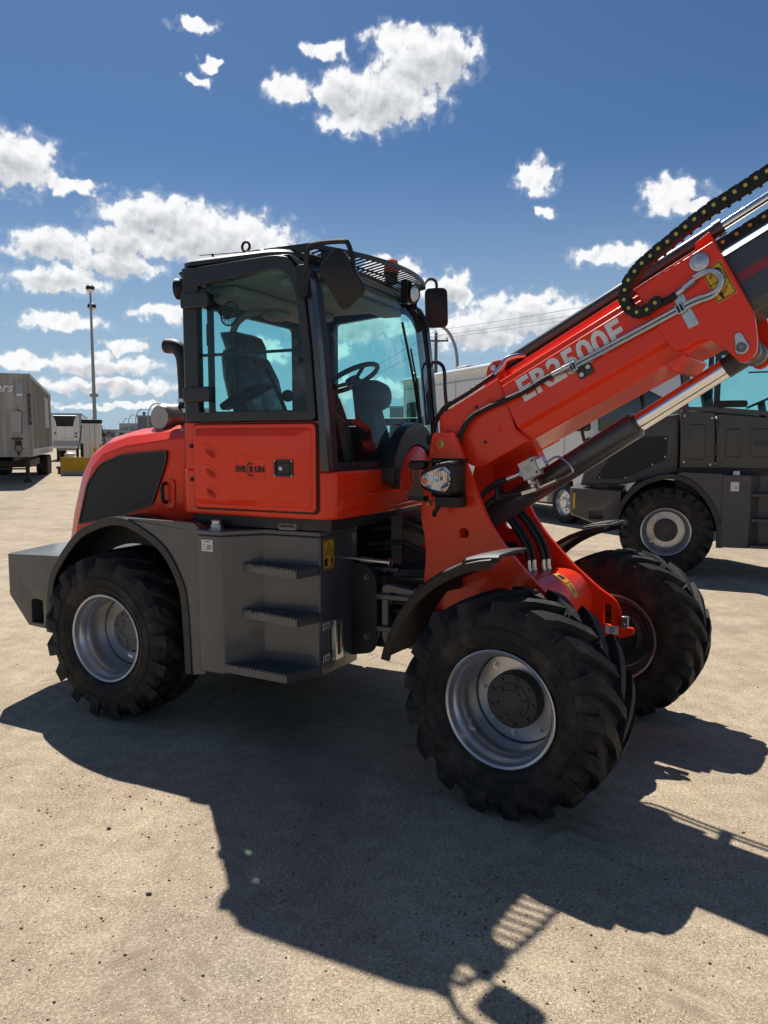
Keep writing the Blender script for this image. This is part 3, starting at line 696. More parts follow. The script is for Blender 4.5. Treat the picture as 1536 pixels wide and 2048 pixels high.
# --- door (near side)
g = G(); g.prism(rect(.634, 1.532, 1.402, 1.930, .035, 4), -.850, -.862); seal = obj('door', g, BLACK, LD, .003, smooth=35)
g = G(); g.prism(rect(.646, 1.520, 1.414, 1.922, .03, 4), -.862, -.874); obj('door_skin', g, RED, seal, .004)
ro = rect(.655, 1.500, 1.436, 1.900, .03, 4); rm = rect(.658, 1.490, 1.441, 1.893, .028, 4); ri = rect(.672, 1.415, 1.474, 1.852, .02, 4)
g = G(); g.loft([[(x, -.874, z) for x, z in ro], [(x, -.882, z) for x, z in rm], [(x, -.902, z) for x, z in ri]]); obj('raised_panel', g, RED, seal, .005, smooth=20, seg=3)
YP = -.902
for zc in (1.755, 1.632, 1.51):
    g = G(); L = []
    for rr, dy in ((1.0, 0), (.92, -.003), (.72, -.004), (.55, -.001)):
        L.append([(.80 + rr * (.066 * math.cos(t) - .012 * math.sin(t)), YP + .001 + dy, zc + rr * (.046 * math.sin(t) - .022 * math.cos(t))) for t in [2 * math.pi * k / 24 for k in range(24)]])
    g.loft(L); obj('oval_pressing', g, RED, seal, smooth=20)
g = G(); q0 = rp([(.985, 1.60), (1.195, 1.595), (1.20, 1.715), (.985, 1.745)], .02, 4); cxx, czz = 1.092, 1.66
g.ring([(x, z) for x, z in q0], [(cxx + (x - cxx) * .955, czz + (z - czz) * .93) for x, z in q0], YP, YP - .0025); obj('logo_pressing', g, RED, seal, .0015, smooth=60)
XZ = lambda x, z, y: basisM((x, y, z), (1, 0, 0), (0, 0, 1))
text('lettering', 'EVE', .046, INK, seal, XZ(.980, 1.642, YP - .0012), .0034, space=1.02)
text('lettering', 'UN', .046, INK, seal, XZ(1.122, 1.642, YP - .0012), .0034, space=1.02)
g = G()
for k in range(6):
    t = -1.0 + k * .4; cx_, cz_ = 1.097, 1.658; r0_, r1_ = .031, .044
    g.prism([(cx_ - r0_ * math.cos(t - .14) * .8, cz_ + r0_ * math.sin(t - .14) * 1.2), (cx_ - r1_ * math.cos(t - .14) * .8, cz_ + r1_ * math.sin(t - .10) * 1.1), (cx_ - r1_ * math.cos(t + .16) * .8, cz_ + r1_ * math.sin(t + .16) * 1.1), (cx_ - r0_ * math.cos(t + .12) * .8, cz_ + r0_ * math.sin(t + .12) * 1.2)], YP - .0018, YP - .0002)
for z_ in (1.622, 1.689): g.prism([(1.086, z_ - .006), (1.112, z_ - .004), (1.110, z_ + .006), (1.084, z_ + .004)], YP - .0018, YP - .0002)
obj('tyre_emblem', g, INK, seal, smooth=0)
text('lettering', 'R', .046, INK, seal, XZ(1.083, 1.642, YP - .0014), .0034)
g = G(); g.ring(rect(1.262, 1.390, 1.618, 1.715, .006), rect(1.276, 1.376, 1.630, 1.703, .004), YP, YP - .010); g.box(1.276, 1.376, YP, YP - .003, 1.63, 1.703); lk = obj('door_lock', g, DGREY, seal, .002)
g = G(); g.box(1.295, 1.370, YP - .003, YP - .009, 1.638, 1.696); obj('lock_paddle', g, DGREY, lk, .002)
g = G(); g.lathe([(0, .013), (.008, .013), (.010, .008), (.010, .001)], (1.313, YP - .009, 1.667), (0, -1, 0), 18, True); obj('key_barrel', g, STEEL, lk, smooth=30)
for x in (1.268, 1.384):
    for z in (1.624, 1.709): g = G(); g.lathe([(0, .005), (.003, .004)], (x, YP - .010, z), (0, -1, 0), 10, True); obj('screw', g, WHITE, lk)
for z in (1.585, 1.79):
    g = G(); g.box(.600, .625, -.852, -.862, z - .012, z + .012); obj('wall_plug', g, BLACK, cabl, .004)

# --- cab upper frame
outer = [(.585, 1.940), (.585, 2.80), (.605, 2.862), (1.25, 2.878), (1.345, 2.862), (1.405, 2.80), (1.447, 2.70), (1.49, 2.35), (1.52, 1.940)]
inner = [(.690, 2.000), (.690, 2.735), (.705, 2.752), (1.25, 2.800), (1.310, 2.785), (1.355, 2.74), (1.395, 2.66), (1.438, 2.34), (1.467, 2.000)]
outr, innr = rp(outer, .03, 3), rp(inner, .03, 3)
for sy in (-1, 1):
    g = G(); g.ring(outr, innr, sy * .872, sy * .815); df = obj('door_frame', g, DGREY, LD, .006)
    g = G(); g.prism(innr, sy * .846, sy * .840); obj('window_pane', g, GLASS, df, smooth=0)
    if sy < 0:
        g = G(); g.box(.695, 1.44, -.838, -.826, 2.335, 2.352); g.box(.742, .765, -.838, -.80, 2.0, 2.76); obj('window_bar', g, BLACK, df)
        for z in (2.105, 2.665):
            g = G(); g.prism(rect(.592, .80, z - .045, z + .045, .02), -.872, -.905); obj('door_hinge', g, DGREY, df, .008, seg=3)
        g = G(); g.prism(rp([(1.350, 2.40), (1.425, 2.43), (1.445, 2.20), (1.385, 2.20), (1.372, 2.27)], .015), -.838, -.80); lt = obj('door_latch', g, BLACK, df, .008)
        for z in (2.385, 2.285): g = G(); g.cyl((1.40, -.873, z), (0, -1, 0), .006, .014, 14); obj('latch_bolt', g, HUB, lt)
    pil = [(1.25, 2.884), (1.36, 2.872), (1.43, 2.82), (1.488, 2.72), (1.535, 2.35), (1.572, 1.940), (1.597, 1.650), (1.545, 1.650), (1.530, 1.940), (1.498, 2.35), (1.455, 2.70), (1.41, 2.805), (1.35, 2.868)]
    g = G(); g.prism(pil, sy * .858, sy * .80); obj('front_pillar', g, PILLAR, LD, .010, seg=3)
    g = G(); g.prism(rect(.56, .65, min(sy * .86, sy * .77), max(sy * .86, sy * .77), .03), 1.938, 2.87, 'z'); obj('rear_pillar', g, DGREY, LD, .004)
    g = G(); g.prism([(.56, sy * .80), (.42, sy * .64), (.42, sy * .60), (.60, sy * .76)], 1.938, 2.85, 'z'); obj('rear_corner_panel', g, DGREY, LD)
# far side lower glazing
g = G(); g.prism([(1.04, 1.655), (1.56, 1.655), (1.525, 1.935), (1.04, 1.935)], .846, .840); obj('lower_side_pane', g, GLASS, LD, smooth=0)
# rear window
g = G(); g.ring(rect(-.66, .66, 1.936, 2.86), rect(-.60, .62, 2.0, 2.70, .05), .405, .435, 'x') if False else g.ring(rp(rect(-.66, .66, 1.936, 2.86), .02, 3), rp(rect(-.60, .62, 2.0, 2.70), .05, 3), .405, .435, 'x')
rw = obj('rear_window_frame', g, DGREY, LD)
g = G(); g.box(.418, .424, -.60, .62, 2.0, 2.70); obj('window_pane', g, GLASS, rw, smooth=0)
g = G(); g.box(.4245, .4265, -.455, -.395, 2.46, 2.60); o = obj('exit_sign', g, GREEN, rw)
g = G(); g.prism(arc(-.428, 2.575, .010, 0, 330, 10), .427, .428, 'x'); g.prism([(-.44, 2.56), (-.418, 2.56), (-.42, 2.52), (-.405, 2.495), (-.412, 2.49), (-.43, 2.515), (-.447, 2.48), (-.452, 2.485), (-.44, 2.53)], .427, .428, 'x'); obj('exit_figure', g, WHITE, o, smooth=0)

# --- roof
def rl(z, m): return [(x, y, z) for x, y in rp([(.53 + m, -.85 + m), (1.25, -.85 + m), (1.40 - m, -.70 + m), (1.44 - m, 0), (1.40 - m, .70 - m), (1.25, .85 - m), (.53 + m, .85 - m)], [.12, .08, .1, .2, .1, .08, .12], 5)]
g = G(); g.loft([rl(2.872, .02), rl(2.882, 0), rl(2.905, 0), rl(2.925, .03), rl(2.936, .12)]); roof = obj('roof', g, DGREY, LD, smooth=40)
g = G(); g.prism([(.50, -.76), (1.30, -.76), (1.38, -.5), (1.38, .5), (1.30, .76), (.50, .76)], 2.80, 2.868, 'z'); obj('headliner', g, LINER, LD, .02)
g = G(); g.box(.48, .80, -.62, .62, 2.735, 2.798); g.box(1.18, 1.34, -.70, .70, 2.745, 2.798); obj('overhead_console', g, LINER, LD, .02, seg=3)
g = G(); pr_ = [(.938 + .028 * math.cos(R(t)), -.70, 2.995 + .028 * math.sin(R(t))) for t in range(0, 361, 30)]; g.tube(pr_, .008, 8); g.tube([(.938, -.70, 2.92), (.938, -.70, 2.97)], .013, 10); g.cyl((.938, -.70, 2.925), (0, 0, 1), .012, .028, 14); obj('lifting_eye', g, BLACK, LD)
g = G(); g.tube([(1.03, -.72, 2.955), (.60, -.72, 2.975)], .0035, 6); g.tube([(.70, -.72, 2.97), (.72, -.73, 2.92)], .008, 8); g.tube([(1.0, -.72, 2.955), (1.06, -.72, 2.95), (1.11, -.73, 2.925)], [.008, .016, .01], 8); obj('antenna', g, BLACK, LD)
# --- visor with slats, lamps and beacon
def vx(y): return 1.63 - .16 * ((y - .1) / .74) ** 2
def vz(y): return 2.935 + .018 * (y + .74)
ys = [-.74 + 1.46 * k / 16 for k in range(17)]
g = G(); g.loft([[(vx(y), y, vz(y) - .010), (vx(y), y, vz(y) + .020), (vx(y) - .014, y, vz(y) + .020), (vx(y) - .014, y, vz(y) - .010)] for y in ys]); vis = obj('sun_visor', g, DGREY, LD, .003)
for y in (-.74, .72):
    g = G(); g.prism([(1.10, 2.90), (1.10, 2.955), (vx(y), vz(y) + .02), (vx(y), vz(y) - .022), (1.30, 2.905)], y - .006, y + .006); obj('visor_end', g, DGREY, vis)
g = G(); g.loft([[(vx(y) - .27, y, vz(y) - .056), (vx(y) - .27, y, vz(y) - .040), (1.16, y, 2.945), (1.16, y, 2.928)] for y in ys]); obj('visor_rear_plate', g, DGREY, vis)
y = -.70
while y < .70:
    g = G(); xa, xb = vx(y) - .27, vx(y) - .014
    g.loft([[(x, y + d, vz(y) - .002 - .045 * (1 - f) + h) for d, h in ((-.009, -.002), (.009, -.002), (.009, .003), (-.009, .003))] for x, f in ((xa, 0), (xb, 1))])
    obj('visor_slat', g, DGREY, vis, smooth=0); y += .052
for yy in (-.42, .0, .42):
    g = G(); g.loft([[(vx(q) - .13, q, vz(q) - .036), (vx(q) - .13, q, vz(q) - .029), (vx(q) - .145, q, vz(q) - .029), (vx(q) - .145, q, vz(q) - .036)] for q in (yy - .24, yy, yy + .24)]); obj('visor_brace', g, DGREY, vis)
for y, x in ((-.62, 1.525), (.42, 1.555)):
    zc = 2.830 + .025 * (y > 0); ax = Vector((1, -.12, -.12))
    g = G(); g.lathe([(-.075, .02), (-.07, .045), (-.02, .068), (.012, .070), (.012, .060)], (x, y, zc), ax, 28, False); lamp = obj('work_lamp', g, BLACK, LD, smooth=40)
    g = G(); g.lathe([(.004, .061), (.010, .055), (.013, .03), (.014, .002)], (x, y, zc), ax, 24); obj('lamp_lens', g, LENS, lamp)
    g = G(); g.box(x - .06, x - .01, y - .085, y - .074, zc - .08, vz(y) - .02); g.box(x - .06, x - .01, y + .074, y + .085, zc - .10, vz(y) - .02); g.box(x - .06, x - .01, y - .085, y + .085, vz(y) - .03, vz(y) - .02); obj('lamp_bracket', g, BLACK, lamp)
g = G(); g.lathe([(0, .055), (.05, .052), (.085, .045), (.10, .02), (.10, .002)], (1.40, .38, 3.0), (0, 0, 1), 24); bc = obj('beacon', g, ORANGE, LD, smooth=40)
g = G(); g.cyl((1.40, .38, 2.93), (0, 0, 1), .07, .045); obj('beacon_base', g, BLACK, bc)
g = G(); g.lathe([(-.06, .03), (-.02, .062), (.02, .064), (.025, .05), (.03, .002)], (.50, -.79, 2.765), (-1, -.25, 0), 26); rl_ = obj('rear_work_lamp', g, BLACK, LD, smooth=40)
g = G(); g.tube([(.52, -.78, 2.83), (.50, -.79, 2.86), (.53, -.76, 2.885)], .009, 8); obj('lamp_bracket', g, BLACK, rl_)

# --- windshield, curved sheet between the pillars
zs = [1.660, 1.78, 1.94, 2.15, 2.35, 2.55, 2.68, 2.75, 2.80, 2.835, 2.86]
def ps(z):
    tab = [(1.65, 1.572), (1.94, 1.551), (2.35, 1.516), (2.70, 1.470), (2.805, 1.425), (2.868, 1.345)]
    for (za, xa), (zb, xb) in zip(tab, tab[1:]):
        if z <= zb: return xa + (xb - xa) * max(0, (z - za)) / (zb - za)
    return tab[-1][1]
def wx(y, z): return ps(z) + .095 * (1 - (abs(y) / .80) ** 2.3)
YS = [-.80 + 1.6 * k / 20 for k in range(21)]
g = G(); g.grid([[(wx(y, z), y, z) for y in YS] for z in zs]); ws = obj('windshield', g, GLASS, LD)
md = ws.modifiers.new('thick', 'SOLIDIFY'); md.thickness = .006
g = G()
g.grid([[(wx(y, z) + .004, y, z) for y in YS] for z in (1.652, 1.70)])
g.grid([[(wx(y, z) + .004, y, z) for y in (-.80, -.77, -.735)] for z in zs]); g.grid([[(wx(y, z) + .004, y, z) for y in (.80, .77, .755)] for z in zs]); g.grid([[(wx(y, z) + .004, y, z) for y in YS] for z in (2.80, 2.835, 2.86)])
obj('windshield_edge_band', g, DGREY, ws)
# wiper
g = G(); g.tube([(1.75, .30, 1.72), (wx(.30, 1.9) + .03, .31, 1.90), (wx(.29, 2.25) + .03, .29, 2.25)], .008, 8); g.tube([(wx(.27, 1.95) + .03, .27, 1.95), (wx(.29, 2.25) + .03, .29, 2.25)], .006, 6)
wp = obj('wiper_arm', g, BLACK, LD)
g = G(); g.tube([(wx(.32, 1.82) + .018, .33, 1.82), (wx(.28, 2.2) + .018, .27, 2.2), (wx(.17, 2.62) + .018, .15, 2.62)], .010, 6); g.tube([(wx(.30, 2.0) + .03, .30, 2.0), (wx(.26, 2.25) + .034, .26, 2.25), (wx(.22, 2.45) + .03, .22, 2.45)], .007, 6); obj('wiper_blade', g, BLACK, wp)
g = G(); g.cyl((1.70, .30, 1.715), (1, 0, 0), .07, .028, 16); g.box(1.73, 1.78, .26, .34, 1.69, 1.76); obj('wiper_pivot', g, BLACK, wp, .006)
# handrail at the far pillar
g = G(); g.tube(cr([(1.52, .87, 2.42), (1.56, .90, 2.415), (1.60, .90, 2.36), (1.61, .90, 2.2), (1.63, .90, 1.97), (1.60, .87, 1.93)], 5), .014, 10); obj('handrail', g, DGREY, LD)
# --- mirrors
g = G(); g.tube(cr([(1.43, -.87, 2.72), (1.485, -.90, 2.76), (1.50, -.92, 2.82), (1.52, -.92, 2.877), (1.57, -.92, 2.894), (1.73, -.92, 2.888), (1.765, -.92, 2.867), (1.79, -.92, 2.79), (1.795, -.92, 2.73)], 5), .0135, 10); ma = obj('mirror', g, BLACK, LD); ma['label'] = 'black wing mirror on the near front pillar, tilted'
Mm = Matrix.Translation((1.725, -.92, 2.692)) @ Matrix.Rotation(R(-33), 4, 'Y') @ Matrix.Rotation(R(-8), 4, 'Z')
def mir(Mm, w_=.095, h_=.150, d=.03):
    g = G(); L = []
    for f, yy in ((.80, d), (.97, d * .5), (1.0, -.006), (.95, -.012)):
        L.append([tuple(Mm @ Vector((a * f, yy, b2 * f))) for a, b2 in rect(-w_, w_, -h_, h_, .05, 5)])
    return g.loft(L)
obj('mirror_housing', mir(Mm), BLACK, ma, smooth=40)
g = G(); g.prism(rect(1.42, 1.48, 2.62, 2.80, .02), -.858, -.90); obj('mirror_base', g, BLACK, ma, .005)
g = G(); g.tube(cr([(1.50, .72, 2.96), (1.48, .84, 3.03), (1.475, .95, 3.06), (1.495, .985, 3.04), (1.50, .985, 2.99), (1.505, .985, 2.90)], 5), .011, 10); mb = obj('mirror', g, BLACK, LD); mb['label'] = 'black wing mirror hanging upright at the far front corner'
Mm = Matrix.Translation((1.50, .98, 2.845)) @ Matrix.Rotation(R(-2), 4, 'Y') @ Matrix.Rotation(R(28), 4, 'Z')
obj('mirror_housing', mir(Mm, .088, .152), BLACK, mb, smooth=40)

# --- cab interior
def seatbox(rows, mat, name, par):
    g = G(); g.loft([[tuple(q) for q in r] for r in rows]); return obj(name, g, mat, par, .02, smooth=60, seg=3)
seat = seatbox([[(x, y, 1.86 + dz) for x, y in rect(.62, 1.14, -.50, .02, .08, 4)] for dz in (0,)] + [[(x, y, 2.0) for x, y in rect(.60, 1.16, -.52, .04, .10, 4)]], SEATM, 'operator_seat', LD)
def sec(cx, z, tx, wy, r=.05): return [(x, y, z) for x, y in rect(cx - tx, cx + tx, -.24 - wy, -.24 + wy, r, 4)]
g = G(); g.loft([sec(.70, 1.98, .075, .20), sec(.675, 2.10, .085, .235), sec(.635, 2.25, .085, .235), sec(.59, 2.38, .07, .21), sec(.565, 2.43, .05, .18)]); obj('seat_backrest', g, SEATM, seat, smooth=60)
g = G(); g.loft([sec(.585, 2.36, .05, .11), sec(.60, 2.39, .08, .15), sec(.585, 2.47, .085, .155), sec(.555, 2.53, .085, .15), sec(.52, 2.555, .07, .13), sec(.49, 2.56, .04, .09)]); obj('headrest', g, SEATM, seat, smooth=60)
g = G(); g.prism(rp([(.60, 2.06), (.62, 2.02), (.86, 2.11), (.98, 2.16), (.985, 2.185), (.90, 2.185), (.72, 2.125)], .015), -.56, -.49); obj('armrest', g, BLACK, seat, .01)
g = G(); g.tube([(.98, -.30, 1.95), (.90, -.30, 2.12), (.80, -.30, 2.30)], .014, 8); g.ell((.965, -.30, 2.12), (.045, .04, .04)); obj('control_lever', g, BLACK, seat)
g = G(); g.box(.70, 1.06, -.42, -.06, 1.42, 1.86); obj('seat_pedestal', g, BLACK, seat, .02)
sc = Vector((1.285, 0, 2.245)); nrm = Vector((-.46, 0, .89)).normalized(); eu = Vector((.89, 0, .46)); ev = Vector((0, 1, 0))
g = G(); rr_ = .19; P_ = [tuple(sc + eu * rr_ * math.cos(2 * math.pi * k / 32) + ev * rr_ * math.sin(2 * math.pi * k / 32)) for k in range(33)]; g.tube(P_, .017, 8, False)
for a in (90, 210, 330): g.tube([tuple(sc - nrm * .03), tuple(sc + eu * .18 * math.cos(R(a)) + ev * .18 * math.sin(R(a)))], .013, 6)
g.cyl(tuple(sc - nrm * .05), tuple(nrm), .05, .05); stw = obj('steering_wheel', g, BLACK, LD)
g = G(); g.loft([[(1.30, -.05, 2.20), (1.36, -.05, 2.19), (1.36, .05, 2.19), (1.30, .05, 2.20)], [(1.34, -.09, 2.05), (1.48, -.09, 2.03), (1.48, .09, 2.03), (1.34, .09, 2.05)], [(1.40, -.13, 1.70), (1.56, -.13, 1.70), (1.56, .13, 1.70), (1.40, .13, 1.70)], [(1.36, -.16, 1.40), (1.58, -.16, 1.40), (1.58, .16, 1.40), (1.36, .16, 1.40)]]); obj('steering_column', g, BLACK, LD, .02)
g = G(); g.loft([[(1.37 + dx, .04 + y * s_, 2.12 + z * s_) for y, z in [(math.cos(2 * math.pi * k / 14) * .14, math.sin(2 * math.pi * k / 14) * .115) for k in range(14)]] for dx, s_ in ((-.02, .8), (0, 1), (.08, .98), (.15, .7), (.17, .2))]); obj('instrument_pod', g, BLACK, LD, smooth=50)
g = G(); g.tube(cr([(1.36, -.62, 2.20), (1.44, -.55, 2.05), (1.48, -.50, 1.85), (1.50, -.48, 1.62), (1.50, -.46, 1.40)], 5), [.02, .03, .04, .05, .055, .06, .06, .06, .06, .06, .06, .06, .06, .06, .06, .06, .06, .06, .06, .06, .06], 10); obj('cab_trim', g, BLACK, LD)
g = G(); g.box(.50, 1.54, -.78, .78, 1.382, 1.42); g.box(1.05, 1.42, -.795, -.70, 1.42, 1.90); g.box(.50, .62, -.72, .72, 1.42, 1.94); obj('cab_floor', g, BLACK, LD, .01)
fc = Vector((.72, -.60, 2.63)); fx = Vector((.9, -.1, -.3)).normalized(); u1 = fx.cross(Vector((0, 0, 1))).normalized(); u2 = u1.cross(fx)
g = G()
for rr_ in (.075, .06, .045, .03): g.tube([tuple(fc + (u1 * math.cos(2 * math.pi * k / 24) + u2 * math.sin(2 * math.pi * k / 24)) * rr_ + fx * (.03 - rr_ * .2)) for k in range(25)], .0025 if rr_ < .07 else .006, 6, False)
for k in range(12): t = 2 * math.pi * k / 12; g.tube([tuple(fc + fx * .03), tuple(fc + (u1 * math.cos(t) + u2 * math.sin(t)) * .075 + fx * .015)], .002, 5)
g.cyl(tuple(fc - fx * .06), tuple(fx), .07, .03); g.tube([tuple(fc - fx * .05), (.62, -.62, 2.70), (.60, -.66, 2.76)], .012, 8); fan = obj('cab_fan', g, BLACK, LD)
for k in range(4):
    t = 2 * math.pi * k / 4 + .4; q = fc + (u1 * math.cos(t) + u2 * math.sin(t)) * .035 + fx * .01; g = G(); g.ell(tuple(q), (.028, .028, .006)); obj('fan_blade', g, BLACK, fan)
g = G(); g.tube(cr([(.44, -.20, 2.42), (.46, -.20, 2.60), (.52, -.15, 2.69), (.62, -.05, 2.74)], 5), .024, 10); obj('air_duct', g, LINER, LD)
g = G(); g.ell((.66, .02, 2.71), (.09, .12, .045)); obj('speaker_pod', g, LINER, LD)
g = G(); g.prism(rect(1.33, 1.40, 2.44, 2.53, .015), -.55, -.53); g.tube([(1.40, -.55, 2.49), (1.45, -.70, 2.60)], .008, 6); obj('inside_mirror', g, BLACK, LD)
# ================================================================== front half (articulated 9 degrees)
FRAME_M[0] = FM
for sy in (-1, 1): wheel(LD, 0, sy * .825, .54, 'front', FM)
g = G(); g.cyl((0, -.66, .54), (0, 1, 0), 1.32, .11); g.ell((0, 0, .54), (.2, .2, .2)); g.box(-.75, -.05, -.22, .22, .60, .95)
obj('front_axle', g, FRAME, LD, .01)
tp = [(-.80, 1.872), (-.665, 1.872), (-.640, 1.835), (-.537, 1.611), (-.479, 1.482), (-.43, 1.372), (-.345, 1.252), (-.15, 1.055), (.04, .909), (.115, .870), (.153, .815), (.176, .647), (.07, .60), (-.10, .46), (-.60, .46), (-.80, .74), (-.862, .955), (-.842, 1.10), (-.850, 1.235), (-.878, 1.34), (-.878, 1.433), (-.865, 1.587), (-.828, 1.724)]
tpr = rp(tp, [.02, .02, .04, .1, .1, .08, .1, .1, .08, .03, .03, .01, .02, .02, .02, .05, .1, .1, .05, .04, .05, .1, .1], 3)
for sy in (-1, 1):
    tw = plate('tower_plate', tpr, [arc(-.583, 1.282, .034, 0, 345, 23), rect(.055, .105, .70, .83, .008)], sy * .325, sy * .295, RED, LD)
    g = G(); g.lathe([(-.002, .058), (.004, .056), (.005, .044), (.001, .042), (.001, .026)], (-.741, sy * .325, 1.805), (0, sy, 0), 32); obj('pin_boss', g, RED, tw, smooth=40)
    g = G(); g.lathe([(.0, .025), (.006, .024), (.007, .012), (.001, .010), (.001, .002)], (-.741, sy * .325, 1.805), (0, sy, 0), 24); obj('boom_pin', g, BRASS, tw, smooth=40)
g = G(); g.lathe([(-.294, .20), (.294, .20)], (-.213, 0, .837), (0, 1, 0), 64, True); g.box(-.62, -.22, -.294, .294, .99, 1.033); obj('cross_tube', g, RED, LD, .006)
g = G(); g.box(-.84, -.80, -.294, .294, .80, 1.30); obj('tower_back_plate', g, RED, LD, .004)
def ctp(a, y, r_): return (-.213 + r_ * math.cos(R(a)), y, .837 + r_ * math.sin(R(a)))
g = G(); g.loft([[ctp(a, y, r_) for y, r_ in ((.0, .2005), (.07, .2005), (.07, .2022), (.0, .2022))] for a in range(20, 76, 6)]); o = obj('warning_sticker', g, YEL, LD, smooth=60)
g = G(); g.loft([[ctp(a, y, r_) for y, r_ in ((.012, .2023), (.058, .2023), (.058, .203), (.012, .203))] for a in (56, 60, 64, 68)])
g.loft([[ctp(a, y, r_) for y, r_ in ((.028, .2023), (.040, .2023), (.040, .203), (.028, .203))] for a in (26, 32, 38, 43)]); g.loft([[ctp(a, y, r_) for y, r_ in ((.004, .2023), (.066, .2023), (.066, .203), (.004, .203))] for a in (47, 48)]); obj('pictogram', g, INK, o)
g = G(); g.box(.06, .13, .288, .2945, .655, .705); g.box(.14, .30, .285, .30, .60, .66); g.box(.0, .0, 0, 0, 0, 0)
g = G(); g.box(.070, .150, .2915, .2945, .648, .70); o = obj('tie_down_label', g, WHITE, LD)
g = G(); hk = arc(.112, .672, .014, 200, 480, 10); g.ring(hk, [(.112 + (x - .112) * .7, .672 + (z - .672) * .7) for x, z in hk], .2905, .2914); [g.box(.082 + .008 * i, .087 + .008 * i, .2905, .2914, .688, .6905) for i in range(8)]; obj('label_print', g, INK, o, smooth=0)
g = G(); g.prism(rp([(.15, .62), (.24, .66), (.24, .69), (.22, .70), (.15, .68)], .01), .30, .335); obj('tow_bracket', g, RED, LD, .004)
g = G(); g.box(.17, .215, .27, .30, .70, .77); g.cyl((.19, .268, .725), (0, -1, 0), .01, .01, 10); obj('zinc_bracket', g, STEEL, LD, .003)

# --- boom: local frame along the boom, s forward, t up
ca, sa = math.cos(R(27.6)), math.sin(R(27.6)); PX, PZ = -.741, 1.805
def st(s_, t_): return (PX + ca * s_ - sa * t_, PZ + sa * s_ + ca * t_)
def ST(s_, y, t_): x, z = st(s_, t_); return (x, y, z)
def stp(poly): return [st(*q) for q in poly]
root = rp([(-.03, -.05), (-.03, .09), (.02, .185), (.46, .185), (.425, -.13), (.47, -.222), (.11, -.222)], [.05, .05, .03, .0, .0, .0, .06], 3)
g = G()
for sy in (-1, 1): g.prism(stp(root), sy * .238, sy * .21)
g.prism(stp([(.02, .150), (.45, .150), (.45, .178), (.02, .178)]), -.211, .211); g.prism(stp([(.12, -.218), (.46, -.218), (.46, -.19), (.12, -.19)]), -.211, .211); g.cyl((PX, -.238, PZ), (0, 1, 0), .476, .085, 28)
boom = obj('outer_boom', g, RED, LD, .006)
def bsec(s_): return [ST(s_, y, t_) for y, t_ in ((-.185, .180), (-.214, .168), (-.216, .142), (-.236, .128), (-.236, -.12), (-.214, -.145), (-.205, -.215), (-.20, -.222), (.20, -.222), (.205, -.215), (.214, -.145), (.236, -.12), (.236, .128), (.216, .142), (.214, .168), (.185, .180))]
g = G(); g.loft([bsec(.44), bsec(1.40)]); obj('boom_tube', g, RED, boom, .005, smooth=20)
endp = rp([(1.33, .19), (1.752, .19), (1.756, -.21), (1.715, -.335), (1.68, -.40), (1.605, -.405), (1.575, -.30), (1.535, -.222), (1.48, -.198), (1.36, -.205)], [.02, .012, .04, .06, .05, .06, .05, .08, .08, .05], 4)
for sy in (-1, 1):
    g = G(); g.prism(stp(endp), sy * .247, sy * .205); ep = obj('boom_end_plate', g, RED, boom, .006)
    g = G(); td = [(1.640 + .034 * math.cos(R(a)), -.335 + .034 * math.sin(R(a))) for a in range(190, 371, 20)] + [(1.652 + .020 * math.cos(R(a)), -.283 + .020 * math.sin(R(a))) for a in range(10, 191, 20)]
    g.prism(stp(td), sy * .247, sy * .256); pk = obj('pin_keeper', g, STEEL, ep, .003)
    g = G(); x, z = st(1.640, -.335); g.lathe([(.009, .024), (.016, .024), (.016, .014), (.008, .012), (.008, .001)], (x, sy * .247, z), (0, sy, 0), 24, True); obj('cylinder_pin', g, HUBG, pk, smooth=30)
    g = G(); x, z = st(1.652, -.283); g.bolt((x, sy * .256, z), (0, sy, 0), .008, .010); obj('keeper_bolt', g, STEEL, pk, smooth=0)
    g = G(); x, z = st(1.655, .135); g.lathe([(0, .046), (.010, .045), (.012, .036), (.006, .034), (.008, .010), (.003, .008), (.003, .001)], (x, sy * .247, z), (0, sy, 0), 32, True); obj('wear_pad_cap', g, STEEL, ep, smooth=30)
g = G(); g.prism(stp([(1.36, .150), (1.75, .150), (1.75, .186), (1.36, .186)]), -.206, .206); g.prism(stp([(1.34, -.222), (1.56, -.222), (1.56, -.195), (1.34, -.195)]), -.206, .206); g.prism(stp([(1.30, -.262), (1.33, -.275), (1.40, -.235), (1.40, -.222), (1.31, -.222)]), -.262, .262); obj('boom_collar', g, RED, boom, .005)
# raised pads and plugs on the root plate
for s_, t_, r_ in ((.355, .095, .020), (.335, -.085, .020)):
    g = G(); x, z = st(s_, t_); g.lathe([(0, r_), (.006, r_ - .002), (.007, r_ * .6), (.003, r_ * .4), (.003, .001)], (x, -.238, z), (0, -1, 0), 24); obj('boom_pad', g, RED, boom, smooth=50)
for s_, t_ in ((.265, .105), (.225, -.105)):
    g = G(); x, z = st(s_, t_); g.cyl((x, -.2382, z), (0, -1, 0), .001, .011, 16); obj('plug_hole', g, INK, boom)
for s_ in (.452,):
    g = G(); g.tube([ST(.462, -.2395, .18), ST(.428, -.2395, -.125), ST(.47, -.2395, -.215)], .004, 6); obj('weld_seam', g, RED, boom)
# lettering on the boom
ex = (ca, 0, sa); ey = (-sa, 0, ca)
text('boom_lettering', 'ER2500F', .184, LET, boom, basisM(ST(.540, -.2378, -.012), ex, ey), .0056, sx=.96, space=1.04)
